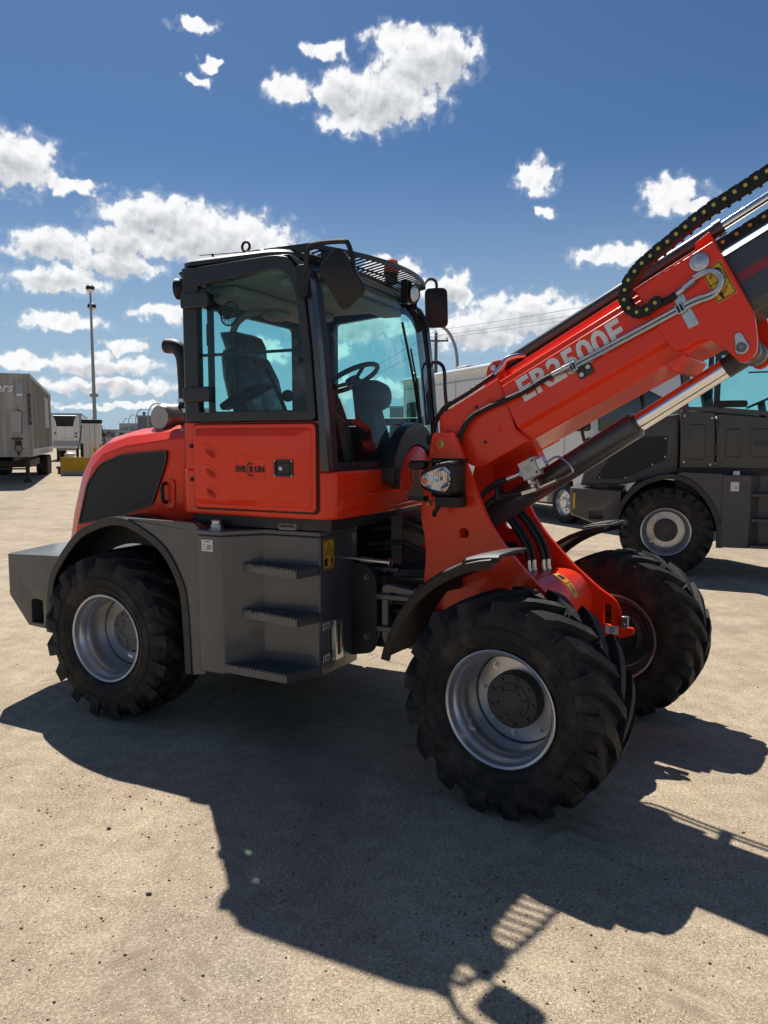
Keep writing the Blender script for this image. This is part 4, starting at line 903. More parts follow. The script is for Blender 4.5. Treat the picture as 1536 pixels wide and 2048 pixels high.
# yellow warning sticker on the end plate
q = [(1.655, .085), (1.790 - .055, .085), (1.735, -.095), (1.655, -.095)]; q = [(1.640, .088), (1.735, .088), (1.735, -.090), (1.640, -.090)]
g = G(); g.prism(stp(q), -.2472, -.2496); o = obj('warning_sticker', g, YEL, boom, smooth=0)
g = G(); f0, f1 = -.2497, -.2504
g.ring(stp([(1.643, .085), (1.732, .085), (1.732, -.087), (1.643, -.087)]), stp([(1.647, .081), (1.728, .081), (1.728, -.083), (1.647, -.083)]), f0, f1)
g.prism(stp([(1.645, .0), (1.730, .0), (1.730, .004), (1.645, .004)]), f0, f1)
g.ring(stp([(1.655, .03), (1.690, .075), (1.712, .065), (1.715, .045)]), stp([(1.664, .034), (1.690, .067), (1.706, .061), (1.707, .047)]), f0, f1)
g.prism(stp([(1.70, .02), (1.706, .02), (1.722, .045), (1.716, .065), (1.711, .050)]), f0, f1)
g.ring(stp([(1.668, -.028), (1.700, -.008), (1.708, -.024)]), stp([(1.678, -.027), (1.698, -.014), (1.702, -.023)]), f0, f1); g.prism(stp([(1.708, -.024), (1.728, -.032), (1.728, -.028)]), f0, f1)
g.prism(stp([(1.685, -.062), (1.694, -.060), (1.692, -.056), (1.707, -.043), (1.709, -.047), (1.712, -.037), (1.703, -.038), (1.705, -.041), (1.690, -.054), (1.687, -.052)]), f0, f1)
g.prism(stp(arc(1.672, -.045, .006, 0, 330, 10)), f0, f1); g.prism(stp([(1.663, -.052), (1.681, -.052), (1.681, -.066), (1.678, -.066), (1.678, -.082), (1.673, -.082), (1.672, -.068), (1.671, -.082), (1.666, -.082), (1.666, -.066), (1.663, -.066)]), f0, f1)
obj('pictogram', g, INK, o, smooth=0)
# inner boom, carrying on out of the picture to the tool carrier
def isec(s_): return [ST(s_, y, t_) for y, t_ in ((-.150, .145), (-.185, .110), (-.188, -.03), (-.188, -.150), (-.165, -.195), (.165, -.195), (.188, -.150), (.188, -.03), (.185, .110), (.150, .145))]
g = G(); g.loft([isec(.9), isec(3.15)]); ib = obj('inner_boom', g, BOOMG, LD, .010, smooth=20, seg=3)
g = G(); g.prism(stp([(1.757, -.045), (3.14, -.045), (3.14, .003), (1.757, .003)]), -.1885, -.1905); obj('boom_stripe', g, STRIPE, ib, smooth=0)
g = G(); g.prism(stp(rp([(3.0, .16), (3.25, .12), (3.42, -.28), (3.36, -.62), (3.24, -.62), (3.20, -.30), (3.0, -.20)], .03)), -.205, -.15); g.prism(stp(rp([(3.0, .16), (3.25, .12), (3.42, -.28), (3.36, -.62), (3.24, -.62), (3.20, -.30), (3.0, -.20)], .03)), .15, .205); obj('boom_head', g, RED, LD, .006)
x, z = st(3.32, -.55); g = G()
for yy in (-.52, .50): g.box(x + .02, x + .10, yy, yy + .03, z - .28, z + .28)
g.box(x + .03, x + .09, -.52, .53, z + .22, z + .28); g.box(x + .03, x + .09, -.52, .53, z - .28, z - .22); g.box(x - .02, x + .06, -.24, .24, z - .1, z + .1); obj('tool_carrier', g, DGREY, LD, .006)
# --- lift cylinder
pb = Vector((-.60, 0, 1.337)); pe = Vector((*st(1.640, -.335),)); pe = Vector((st(1.640, -.335)[0], 0, st(1.640, -.335)[1])); dv = (pe - pb).normalized()
e1 = pb + dv * 1.075
g = G(); g.tube([tuple(pb + dv * .04), tuple(e1)], .074, 40); g.cyl(tuple(pb - Vector((0, .11, 0))), (0, 1, 0), .22, .062, 24); lc = obj('lift_cylinder', g, BOOMG, LD, .006)
g = G(); g.lathe([(-.002, .0745), (.006, .072), (.008, .055), (.022, .054)], tuple(e1), tuple(dv), 36, True); obj('cylinder_gland', g, BOOMG, lc)
g = G(); g.tube([tuple(e1), tuple(pe - dv * .13)], .050, 40); obj('piston_rod', g, CHROME, lc)
g = G(); g.tube([tuple(pe - dv * .14), tuple(pe - dv * .03)], .054, 32); g.cyl(tuple(pe - Vector((0, .19, 0))), (0, 1, 0), .38, .050, 28); obj('rod_eye', g, HUB, lc, .004)
for yy in (-.1, .1): g = G(); g.cyl((pe.x, yy, pe.z), (0, 1, 0), .012, .062, 28); obj('rod_washer', g, STEEL, lc)
# --- telescope cylinder lying over the boom
g = G(); g.tube([ST(.44, .0, .305), ST(1.76, .0, .305)], .038, 28); tcl = obj('telescope_cylinder', g, BOOMG, LD)
g = G(); g.tube([ST(1.76, .0, .305), ST(1.80, .0, .305)], .042, 28); obj('cylinder_gland', g, BOOMG, tcl)
g = G(); g.tube([ST(1.78, .0, .305), ST(3.1, .0, .305)], .025, 28); obj('piston_rod', g, CHROME, tcl)
g = G(); g.prism(stp([(.46, .238), (1.74, .244), (1.74, .262), (.46, .258)]), -.05, .05); g.prism(stp([(1.60, .185), (1.74, .185), (1.74, .30), (1.66, .29)]), -.06, .06); obj('cylinder_rail', g, RED, LD, .003)
for yy in (-.07, .045):
    g = G(); g.prism(stp(rp([(.25, .18), (.43, .18), (.46, .33), (.40, .345), (.36, .33)], .02)), yy, yy + .025); obj('cylinder_lug', g, RED, LD, .004)
g = G(); g.tube([ST(.405, -.10, .30), ST(.405, .10, .30)], .017, 16); obj('lug_pin', g, STEEL, LD)
# --- cable chains
def chain(path, w_, y0, dotm, pitch, name, lab=None):
    P = [Vector((a, b2)) for a, b2 in path]; par = None; acc = 0.0; links = []
    dist = [0]
    for a, b2 in zip(P, P[1:]): dist.append(dist[-1] + (b2 - a).length)
    def at(d_):
        for i in range(len(P) - 1):
            if d_ <= dist[i + 1]: f = (d_ - dist[i]) / (dist[i + 1] - dist[i]); return P[i] * (1 - f) + P[i + 1] * f, (P[i + 1] - P[i]).normalized()
        return P[-1], (P[-1] - P[-2]).normalized()
    n = int(dist[-1] / pitch)
    g0 = G(); lp = []
    for k in range(n + 1):
        c, t = at(k * pitch); nn = Vector((-t.y, t.x))
        lp.append([(*((c + nn * w_ * .34).to_tuple()),), (*((c - nn * w_ * .34).to_tuple()),)])
    g0.loft([[(a[0], y0 + .012, a[1]), (a[0], y0 + .07, a[1]), (b2[0], y0 + .07, b2[1]), (b2[0], y0 + .012, b2[1])] for a, b2 in lp]); par = obj(name, g0, BLACK, LD)
    for k in range(n):
        c, t = at((k + .5) * pitch); nn = Vector((-t.y, t.x)); h = pitch * .62
        poly = rp([tuple(c + t * a * h + nn * b2 * w_ * .5) for a, b2 in ((-1, -.7), (-.6, -1), (.6, -1), (1, -.7), (1, .7), (.6, 1), (-.6, 1), (-1, .7))], .004, 2)
        yy = y0 - (.004 if k % 2 else 0)
        g = G(); g.prism(poly, yy, yy + .014); lk_ = obj('chain_link', g, BLACK, par, .002, smooth=0)
        g = G(); g.lathe([(0, .0092), (.003, .0088), (.003, .001)], (c.x, yy, c.y), (0, -1, 0), 14, True); obj('chain_rivet', g, dotm, lk_)
        g = G(); g.prism([tuple(c + t * a * .008 + nn * b2) for a, b2 in ((-1, w_ * .30), (1, w_ * .30), (1, w_ * .46), (-1, w_ * .46))], y0, y0 + .075); obj('chain_crossbar', g, BLACK, lk_, smooth=0)
    return par
up_ = [(3.0, .325), (2.0, .322), (1.80, .325), (1.60, .303), (1.45, .282), (1.36, .255), (1.295, .205), (1.272, .145), (1.29, .085), (1.335, .060), (1.385, .064), (1.46, .070)]
chain(cr(stp(up_), 6), .058, -.285, YDOT, .050, 'cable_chain')
chain(stp([(1.26, .212), (2.6, .205)]), .052, -.075, ODOT, .068, 'cable_chain')
# --- hydraulic lines along the boom
def hose(pts, r, y=None, n=6, mat=HOSE, name='hydraulic_hose', par=LD):
    g = G(); g.tube(cr(pts, n), r, 10); return obj(name, g, mat, par)
YB = -.262
hose([(-.66, YB, 1.72), (-.651, YB - .01, 1.80), (-.632, YB - .012, 1.875), (-.575, YB - .012, 1.955), (-.48, YB - .01, 2.008), (-.355, YB - .008, 2.055), (-.233, YB - .004, 2.102), (-.13, YB - .002, 2.158), (-.07, YB, 2.185)], .016, n=8)
g = G(); g.tube([(-.075, YB, 2.183), (-.015, YB, 2.209)], .0165, 12); g.tube([(-.015, YB, 2.209), (.01, YB, 2.220)], .022, 6); g.tube([(.01, YB, 2.22), (.03, YB, 2.229)], .017, 12); obj('hose_fitting', g, STEEL, LD)
l0 = Vector((.03, 0, 2.229)); l1 = Vector((*st(1.52, -.012),)) ; l1 = Vector((l1[0], 0, l1[1]))
for dt in (0, -.021):
    o_ = Vector((-sa, 0, ca)) * dt; A = l0 + o_; A.y = YB; Bv = l1 + o_; Bv.y = YB
    U0 = [ST(1.62, YB, -.030 + dt), ST(1.66, YB, -.032 + dt * .7), ST(1.692 - dt * .3, YB, -.012 + dt * .3), ST(1.70 - dt * .6, YB, .020), ST(1.685 - dt * .4, YB, .052 - dt * .2), ST(1.655, YB, .068 - dt * .6), ST(1.60, YB, .072 - dt * .6)]
    pth = [tuple(A), tuple(A.lerp(Bv, .5)), tuple(Bv)] + (U0 if dt == 0 else U0)
    g = G(); g.tube(cr(pth, 6), .0095, 10); obj('steel_line', g, STEEL, LD)
g = G(); g.tube([ST(1.60, YB, .066), ST(1.54, YB, .058)], .018, 6); g.tube([ST(1.54, YB, .058), ST(1.49, YB, .052)], .016, 12); obj('hose_fitting', g, STEEL, LD)
hose([ST(1.50, YB, .053), ST(1.45, YB, .050), ST(1.40, YB, .055), ST(1.36, YB, .058)], .017)
def clamp(s_, t_, plate):
    g = G(); M = basisM(ST(s_, YB, t_), ex, ey); g.box(-.022, .022, -.022, .030, -.004, .012, M); g.ring([], [], 0, 0) if False else None
    c_ = obj('line_clamp', g, STEEL, LD, .004)
    g = G(); g.box(-.014, -.003, -.014, .022, .012, .016, M); g.box(.003, .014, -.014, .022, .012, .016, M); obj('clamp_insert', g, BLACK, c_)
    g = G(); g.box(*plate, -.018, -.012, M); pl = obj('clamp_plate', g, STEEL if s_ > 1.2 else HUB, c_, .003)
    return M
M = clamp(.885, .002, (.0, .085, -.075, .0))
for a, b2 in ((.020, -.055), (.068, -.035)): g = G(); q = M @ Vector((a, b2, -.012)); g.lathe([(0, .013), (.006, .012), (.006, .001)], tuple(q), (0, -1, 0), 16, True); obj('clamp_bolt', g, STEEL, LD)
M = clamp(1.485, -.025, (-.012, .042, -.105, .075))
for a, b2 in ((.018, -.075), (.015, .055)): g = G(); q = M @ Vector((a, b2, -.012)); g.lathe([(0, .013), (.006, .012), (.006, .001)], tuple(q), (0, -1, 0), 16, True); obj('clamp_bolt', g, STEEL, LD)
hose([(-.86, -.20, 1.70), (-.87, -.20, 1.80), (-.86, -.205, 1.92), (-.79, -.21, 2.02), (-.65, -.20, 2.10), (-.56, -.16, 2.165), (-.50, -.12, 2.215)], .016, n=8)
g = G(); g.tube([(-.50, -.12, 2.215), (-.46, -.10, 2.262)], .017, 10); g.tube(cr([(-.46, -.10, 2.262), (-.44, -.09, 2.30), (-.40, -.06, 2.318), (-.35, -.02, 2.325)], 4), .018, 8); obj('hose_fitting', g, STEEL, LD)
g = G(); g.box(-.905, -.86, -.235, -.17, 1.80, 1.86); obj('hose_clamp', g, BLACK, LD, .01)
for yy, t_ in ((.350, -.005), (.385, -.005)):
    g = G(); g.tube(cr([ST(.10, .25, -.08), ST(.20, yy, t_ - .03), ST(.45, yy, t_), ST(.9, yy, t_), ST(1.45, yy, t_ - .02)], 6), .010, 10); obj('steel_line', g, STEEL, LD)
for s_ in (.52, .95, 1.40):
    g = G(); g.box(-.02, .02, -.03, .05, -.03, .05, basisM(ST(s_, .265, .0), ex, (0, 0, 1)) if False else Matrix.Translation(ST(s_, .27, -.01)) @ Matrix.Diagonal((1, 2.4, .6, 1))); obj('line_clamp', g, STEEL, LD, .004)
# valve block, its lines
Mv = basisM((-.235, -.17, 1.665), (.90, 0, .43), (0, -1, 0))
g = G(); g.box(-.055, .055, -.03, .03, -.055, .055, Mv); vb = obj('valve_block', g, CREAM, LD, .004)
g = G()
for a, b2 in ((.038, .036), (.038, -.036)): q = Mv @ Vector((a, .031, b2)); g.cyl(tuple(q), (0, -1, 0), .002, .007, 12)
for k in range(3): g.box(-.03 + k * .004, .015, .0305, .0312, -.02 + k * .016, -.018 + k * .016, Mv)
obj('valve_port', g, INK, vb, smooth=0)
g = G(); g.lathe([(0, .022), (.025, .022), (.03, .014), (.05, .014)], tuple(Mv @ Vector((-.03, 0, .055))), tuple(Mv.to_3x3() @ Vector((0, 0, 1))), 6, True); obj('valve_cartridge', g, STEEL, vb, .002)
g = G(); g.box(.055, .10, -.025, .025, -.03, .03, Mv); obj('valve_side_block', g, STEEL, vb, .002)
g = G(); g.tube(cr([tuple(Mv @ Vector((.09, 0, .01))), (-.08, -.17, 1.735), (-.02, -.18, 1.71), (.02, -.18, 1.66), (-.02, -.16, 1.63), (-.10, -.12, 1.60)], 5), .007, 8); obj('steel_line', g, STEEL, vb)
g = G(); g.tube([(-.30, -.17, 1.632), (-.38, -.17, 1.60)], .018, 10); g.tube([(-.22, -.15, 1.60), (-.21, -.12, 1.555)], .018, 6); g.tube([(-.10, -.11, 1.60), (-.22, -.11, 1.545)], .017, 10); g.tube([(-.22, -.11, 1.545), (-.31, -.11, 1.515)], .020, 6); obj('hose_fitting', g, STEEL, vb)
hose([(-.38, -.17, 1.60), (-.45, -.18, 1.57), (-.52, -.20, 1.51), (-.56, -.22, 1.42), (-.58, -.22, 1.30)], .017, n=7)
hose([(-.31, -.11, 1.515), (-.40, -.14, 1.505), (-.48, -.18, 1.47), (-.53, -.20, 1.40), (-.56, -.20, 1.25)], .017, n=7)
g = G(); g.box(-.445, -.425, -.21, -.12, 1.47, 1.56); obj('hose_clamp', g, BLACK, LD, .006)
for i, (dx, yy) in enumerate(((0, .02), (.018, .06), (.06, .10), (.075, .145))):
    hose([(-.55 + dx, yy, 1.42), (-.46 + dx, yy, 1.34), (-.38 + dx, yy, 1.24), (-.335 + dx, yy, 1.15), (-.325 + dx, yy, 1.09)], .016, n=6)
    g = G(); g.tube([(-.325 + dx, yy, 1.10), (-.322 + dx, yy, 1.05)], .016, 10); g.tube([(-.322 + dx, yy, 1.05), (-.32 + dx, yy, 1.025)], .020, 6); g.tube([(-.32 + dx, yy, 1.025), (-.32 + dx, yy, .995)], .013, 8); obj('hose_fitting', g, STEEL, LD)
# lower boom foot brace seen between the plates
g = G(); g.prism(rp([(-.60, 1.50), (-.30, 1.78), (-.20, 1.78), (-.30, 1.60), (-.33, 1.45), (-.50, 1.33)], .03), -.05, .05) if False else None
g = G(); g.prism(rp([(-.62, 1.72), (-.34, 1.80), (-.30, 1.72), (-.27, 1.60), (-.32, 1.52), (-.40, 1.46), (-.60, 1.40)], .03), .10, .20); obj('boom_foot', g, RED, boom, .005)

# --- front fenders
for sy in (-1, 1):
    g = G(); L = []
    for a in range(95, 171, 5):
        rr_ = .735 + .018 * math.sin(R(a * 2)); c_, s_ = math.cos(R(a)), math.sin(R(a)); tap = 1.0 if a > 86 else .92
        def P_(r_, y): return (r_ * c_ - .0, sy * y, .54 + r_ * s_)
        L.append([P_(rr_ - .055, .99), P_(rr_ - .012, 1.0), P_(rr_, .975), P_(rr_ + .006, .80), P_(rr_, .63), P_(rr_ - .03, .62), P_(rr_ - .016, .66), P_(rr_ - .012, .80), P_(rr_ - .018, .95), P_(rr_ - .055, .975)])
    g.loft(L); ff = obj('front_fender', g, BLACK, LD, smooth=40)
    g = G(); L = []
    for a in range(92, 109, 4):
        rr_ = .741; c_, s_ = math.cos(R(a)), math.sin(R(a))
        L.append([(r_ * c_, sy * y, .54 + r_ * s_ ) for r_, y in ((rr_ - .012, .99), (rr_ + .002, .965), (rr_ + .004, .80), (rr_, .66), (rr_ - .012, .66), (rr_ - .010, .80), (rr_ - .014, .95), (rr_ - .038, .985))])
    g.loft(L); obj('fender_extension', g, BLACK, ff, .005)
    for yy in (.70, .78, .86) if sy > 0 else ():
        g = G(); L = []
        for a in range(94, 112, 4):
            rr_ = .7505; c_, s_ = math.cos(R(a)), math.sin(R(a)); L.append([(r_ * c_, sy * y, .54 + r_ * s_) for r_, y in ((rr_, yy), (rr_, yy + .035), (rr_ - .012, yy + .035), (rr_ - .012, yy))])
        g.loft(L); obj('fender_rib', g, BLACK, ff, .003)
    g = G(); g.tube([(-.62, sy * .33, .98), (-.62, sy * .72, 1.0)], .035, 12); g.tube([(-.52, sy * .33, 1.08), (-.50, sy * .70, 1.06)], .03, 12); obj('fender_bracket', g, BLACK, ff)

# --- head lamps beside the tower
for sy in (-1, 1):
    f = lambda p_: [(x, sy * y, z) for x, y, z in p_]
    hs = rp([(-.80, 1.645), (-.80, 1.545), (-.70, 1.515), (-.605, 1.505), (-.575, 1.53), (-.572, 1.695), (-.60, 1.712), (-.70, 1.695)], .02, 3)
    g = G(); g.loft([f([(x, .34, z) for x, z in hs]), f([(x, .44, z) for x, z in hs]), f([(-.68 + (x + .68) * .94, .47, 1.61 + (z - 1.61) * .93) for x, z in hs])]); hl = obj('head_lamp', g, BLACK, LD, .006)
    ls = rp([(-.785, 1.628), (-.785, 1.562), (-.68, 1.535), (-.615, 1.528), (-.592, 1.56), (-.590, 1.655), (-.615, 1.685), (-.665, 1.672)], .025, 4)
    g = G(); g.loft([f([(x, .468, z) for x, z in ls]), f([(-.68 + (x + .68) * .95, .482, 1.61 + (z - 1.61) * .94) for x, z in ls])]); obj('lamp_reflector', g, LENS, hl, smooth=30)
    g = G(); g.lathe([(0, .052), (.006, .048), (.002, .02), (.008, .001)], (-.637, sy * .482, 1.607), (0, sy, 0), 26); obj('lamp_bowl', g, LENS, hl, smooth=50)
    g = G(); g.ell((-.755, sy * .483, 1.590), (.014, .006, .018)); obj('turn_bulb', g, ORANGE, hl)
    g = G(); g.box(-.72, -.56, sy * .34, sy * .43, 1.44, 1.50); g.box(-.80, -.575, sy * .30, sy * .34, 1.49, 1.72); g.box(-.87, -.70, sy * .36, sy * .47, 1.700, 1.708); g.tube(f([(-.70, .40, 1.45), (-.73, .42, 1.40), (-.72, .43, 1.385)]), .014, 8); obj('lamp_bracket', g, BLACK, hl, .004)
    g = G(); g.prism(rp([(-.825, 1.655), (-.79, 1.655), (-.79, 1.555), (-.765, 1.545), (-.755, 1.515), (-.755, 1.50), (-.865, 1.50), (-.865, 1.515), (-.85, 1.545), (-.825, 1.555)], .012), sy * .49, sy * .50); obj('lamp_shield', g, OLIVE, hl, .003)
    g = G(); g.prism(rp([(-.87, 1.70), (-.75, 1.70), (-.755, 1.675), (-.78, 1.655), (-.84, 1.655), (-.865, 1.675)], .01), sy * .44, sy * .50); g.prism([(-.865, 1.502), (-.755, 1.502), (-.755, 1.475), (-.865, 1.475)], sy * .44, sy * .50); g.tube(f([(-.86, .46, 1.66), (-.865, .47, 1.60), (-.835, .47, 1.56)]), .004, 6); obj('shield_cap', g, BLACK, hl, .004)
    g = G(); g.lathe([(0, .025), (.008, .028), (.016, .018), (.03, .016)], (-.77, sy * .42, 1.475), (0, 0, -1), 16, True); obj('lamp_stud', g, BRASS, hl)
FRAME_M[0] = None
# ================================================================== second loader, dark, parked behind
SC = empty('wheel_loader', (4.156, 11.128, 0), R(-20))
tag(SC, 'dark olive wheel loader parked behind the red boom at the right edge', 'loader')
TYS = tyre_geo(.55, .215, .285, 24)
for x in (0, 2.9):
    for sy in (-1, 1): wheel(SC, x, sy * .83, .595, 'front', None, 'wheel', 1.11, TYS)
g = G(); g.box(-1.0, 3.2, -.36, .36, .55, 1.05); g.cyl((0, -.7, .6), (0, 1, 0), 1.4, .12); g.cyl((2.9, -.7, .6), (0, 1, 0), 1.4, .12); obj('chassis', g, FRAME, SC, .01)
sd2 = [(-1.25, 1.15), (-1.24, .78), (-.80, .62), (-.60, .62), (-.60, 1.12)]
g = G(); g.loft([[(x + (f if x < -.7 else 0), y, z) for x, z in sd2] for y, f in ((-.9, 0), (-.85, -.05), (.85, -.05), (.9, 0))]); cw2 = obj('counterweight', g, LOAD2G, SC, .02)
c = G(); c.prism(rect(-1.02, -.83, .72, .84, .02), -.95, -.80); cut(cw2, c)
g = G(); g.box(-1.24, -1.215, -.905, -.90, .86, 1.08); obj('reflector', g, YEL, cw2)
hp = [(-1.17, 1.17), (-1.09, 1.50), (-.97, 1.74), (-.74, 1.96), (-.40, 2.10), (.13, 2.18), (.15, 1.38), (-.55, 1.20)]
g = G(); g.loft([[(x, -.72, z) for x, z in hp], [(x, -.68, z + .01) for x, z in hp], [(x, .68, z + .01) for x, z in hp], [(x, .72, z) for x, z in hp]]); h2 = obj('hood', g, LOAD2G, SC, .03, seg=3)
gp2 = rp([(-.95, 1.28), (-.62, 1.28), (-.42, 1.36), (-.15, 1.50), (-.02, 1.56), (-.01, 1.88), (-.50, 1.86), (-.72, 1.68)], .03)
g = G(); g.prism(gp2, -.722, -.73); o = obj('engine_grille', g, MESHM, h2, smooth=0)
for x, z in ((-.90, 1.30), (-.55, 1.30), (-.20, 1.49), (-.04, 1.60), (-.04, 1.85), (-.40, 1.84), (-.56, 1.78)): g = G(); g.bolt((x, -.73, z), (0, -1, 0), .006, .012); obj('grille_bolt', g, STEEL, o, smooth=0)
f2 = cr([(-.71, .62), (-.60, .97), (-.349, 1.251), (.03, 1.375), (.345, 1.265), (.569, 1.004), (.69, .70), (.70, .40)], 5); f2i = offs(f2, .02); f2l = offs(f2, .07)
for sy in (-1, 1):
    g = G(); g.loft([[(a[0], sy * 1.0, a[1]), (a[0], sy * .55, a[1]), (b2[0], sy * .55, b2[1]), (b2[0], sy * .98, b2[1]), (c_[0], sy * .98, c_[1]), (c_[0], sy * 1.0, c_[1])] for a, b2, c_ in zip(f2, f2i, f2l)]); obj('rear_fender', g, DGREY, SC, .006, smooth=40)
    k = next(i for i, q in enumerate(f2) if q[0] > .03)
    g = G(); g.prism(f2[k:] + [(.72, .40), (.72, 1.38), (.2, 1.40)], sy * .985, sy * .93); obj('fender_side_panel', g, LOAD2G, SC, .005)
g = G(); g.prism([(.68, -1.0), (1.02, -1.0), (1.14, -.82), (1.70, -.82), (1.72, -.4), (.68, -.4)], .41, 1.37, 'z'); tk = obj('fuel_tank', g, LOAD2G, SC, .01)
for z in (1.13, .80, .45): g = G(); g.prism([(1.04, -.98), (1.62, -1.0), (1.68, -.825), (1.14, -.825)], z - .04, z, 'z'); obj('step', g, LOAD2G, tk, .004)
g = G(); g.box(.78, .88, -1.004, -1.0, 1.16, 1.28); o = obj('fuel_label', g, WHITE, tk)
g = G(); g.ring(arc(.845, 1.21, .018, 0, 330, 12), arc(.845, 1.21, .013, 0, 330, 12), -1.0055, -1.0042); obj('label_print', g, STRIPE, o)
g = G(); g.lathe([(0, .05), (.05, .045)], (.85, -.9, 1.37), (0, 0, 1), 18, True); obj('tank_cap', g, STEEL, tk)
# cab
g = G(); g.box(.12, 1.75, -.80, .80, 1.06, 1.45); obj('cab_deck', g, FRAME, SC)
g = G(); g.box(.15, 1.55, -.84, .84, 1.45, 1.50); g.box(.15, .19, -.84, .84, 1.5, 2.2); g.box(.20, 1.55, .80, .84, 1.5, 2.1); obj('cab_body', g, LOAD2, SC, .01)
g = G(); g.prism(rp([(.165, 1.455), (.585, 1.455), (.565, 2.19), (.135, 2.225)], .03), -.80, -.85); qp = obj('quarter_panel', g, LOAD2, SC, .01)
g = G(); g.loft([[(x, y_, z) for x, z in rect(.26 + d, .46 - d, 1.56 + d, 2.04 - d, .03)] for y_, d in ((-.85, 0), (-.862, .012))]); obj('panel_pressing', g, LOAD2, qp, .003)
for x, z in ((.19, 2.15), (.53, 2.12), (.53, 1.50), (.20, 1.53)): g = G(); g.bolt((x, -.85, z), (0, -1, 0), .005, .014); obj('panel_bolt', g, STEEL, qp, smooth=0)
g = G(); g.prism(rp([(.61, 1.455), (1.52, 1.45), (1.50, 1.90), (1.40, 2.10), (1.10, 2.13), (.59, 2.175)], .04), -.80, -.86); dr = obj('door', g, LOAD2, SC, .012)
for x0, x1 in ((.70, .90), (1.00, 1.36)):
    g = G(); g.loft([[(x, y_, z) for x, z in rect(x0 + d, x1 - d, 1.60 + d, 1.98 - d, .03)] for y_, d in ((-.86, 0), (-.874, .014))]); obj('panel_pressing', g, LOAD2, dr, .004)
for z in (1.70, 2.02): g = G(); g.tube([(.595, -.868, z - .07), (.595, -.868, z + .07)], .018, 10); obj('hinge', g, DGREY, dr)
text('lettering', 'EVERUN', .07, DGREY, dr, basisM((1.05, -.876, 1.76), (1, 0, 0), (0, 0, 1)), .003)
o2 = [(.15, 2.225), (.18, 3.16), (1.30, 3.20), (1.42, 3.12), (1.56, 2.35), (1.56, 1.95), (1.44, 2.12), (.58, 2.20)]
i2 = [(.23, 2.27), (.26, 3.08), (1.27, 3.12), (1.35, 3.05), (1.48, 2.35), (1.48, 2.14), (1.42, 2.18), (.58, 2.265)]
for sy in (-1, 1):
    g = G(); g.ring(rp(o2, .03), rp(i2, .03), sy * .84, sy * .78); cf = obj('cab_frame', g, LOAD2, SC, .008)
    g = G(); g.prism(rp(i2, .03), sy * .812, sy * .807); obj('window_pane', g, GLASS, cf, smooth=0)
    g = G(); g.box(.545, .62, sy * .835, sy * .785, 2.25, 3.10); obj('window_pillar', g, DGREY, cf)
g = G(); g.prism(rp(rect(.56, .95, 2.255, 2.345), .04), -.87, -.90); obj('door_handle_arm', g, BLACK, SC, .01)
g = G(); g.box(.95, 1.48, -.80, -.785, 2.70, 2.72); obj('window_bar', g, BLACK, SC)
g = G(); g.ring(rp(rect(-.78, .78, 2.2, 3.14), .05), rp(rect(-.70, .70, 2.27, 3.06), .05), .16, .20, 'x'); rw2 = obj('rear_window_frame', g, DGREY, SC)
g = G(); g.box(.177, .183, -.70, .70, 2.27, 3.06); obj('window_pane', g, GLASS, rw2, smooth=0)
g = G(); g.box(1.44, 1.446, -.78, .78, 2.0, 3.1); obj('windshield', g, GLASS, SC, smooth=0)
g = G(); g.prism(rp([(.12, -.86), (1.45, -.86), (1.52, 0), (1.45, .86), (.12, .86)], .08), 3.16, 3.28, 'z'); obj('roof', g, DGREY, SC, .03)
g = G(); g.loft([[(x, y, 1.95) for x, y in rect(.50, .95, -.25, .25, .08)], [(x, y, 2.12) for x, y in rect(.48, .97, -.26, .26, .08)]]); g.loft([[(x, y, z) for x, y in rect(c_ - .07, c_ + .07, -.22, .22, .05)] for c_, z in ((.55, 2.1), (.50, 2.4), (.45, 2.65))]); obj('operator_seat', g, BLACK, SC, smooth=60)
g = G(); sc2 = Vector((1.20, 0, 2.36)); g.tube([tuple(sc2 + Vector((.17 * math.cos(t), .19 * math.sin(t), .08 * math.cos(t)))) for t in [2 * math.pi * k / 24 for k in range(25)]], .016, 8, False); g.tube([tuple(sc2), (1.35, 0, 1.6)], .05, 10); obj('steering_wheel', g, BLACK, SC)
g = G(); g.box(.225, .229, .30, .42, 2.95, 3.03); obj('exit_sign', g, GREEN, SC)
g = G(); g.prism([(1.95, 1.95), (2.2, 1.95), (2.6, 1.3), (3.1, .95), (3.1, .55), (2.0, .55)], -.36, -.32); g.prism([(1.95, 1.95), (2.2, 1.95), (2.6, 1.3), (3.1, .95), (3.1, .55), (2.0, .55)], .32, .36); obj('tower_plate', g, LOAD2, SC, .006)
g = G(); g.prism([(2.0, 1.72), (2.1, 2.05), (4.3, 1.6), (4.6, .7), (4.4, .7), (4.1, 1.3)], -.22, .22); obj('boom', g, LOAD2, SC, .01)

# ================================================================== motorhome
RVh = Vector((.38, -.92, 0)).normalized()
RV = empty('motorhome', (4.27, 15.6, 0), math.atan2(RVh.y, RVh.x))
tag(RV, 'white class A motorhome with rooftop air conditioner parked behind the red boom', 'motorhome')
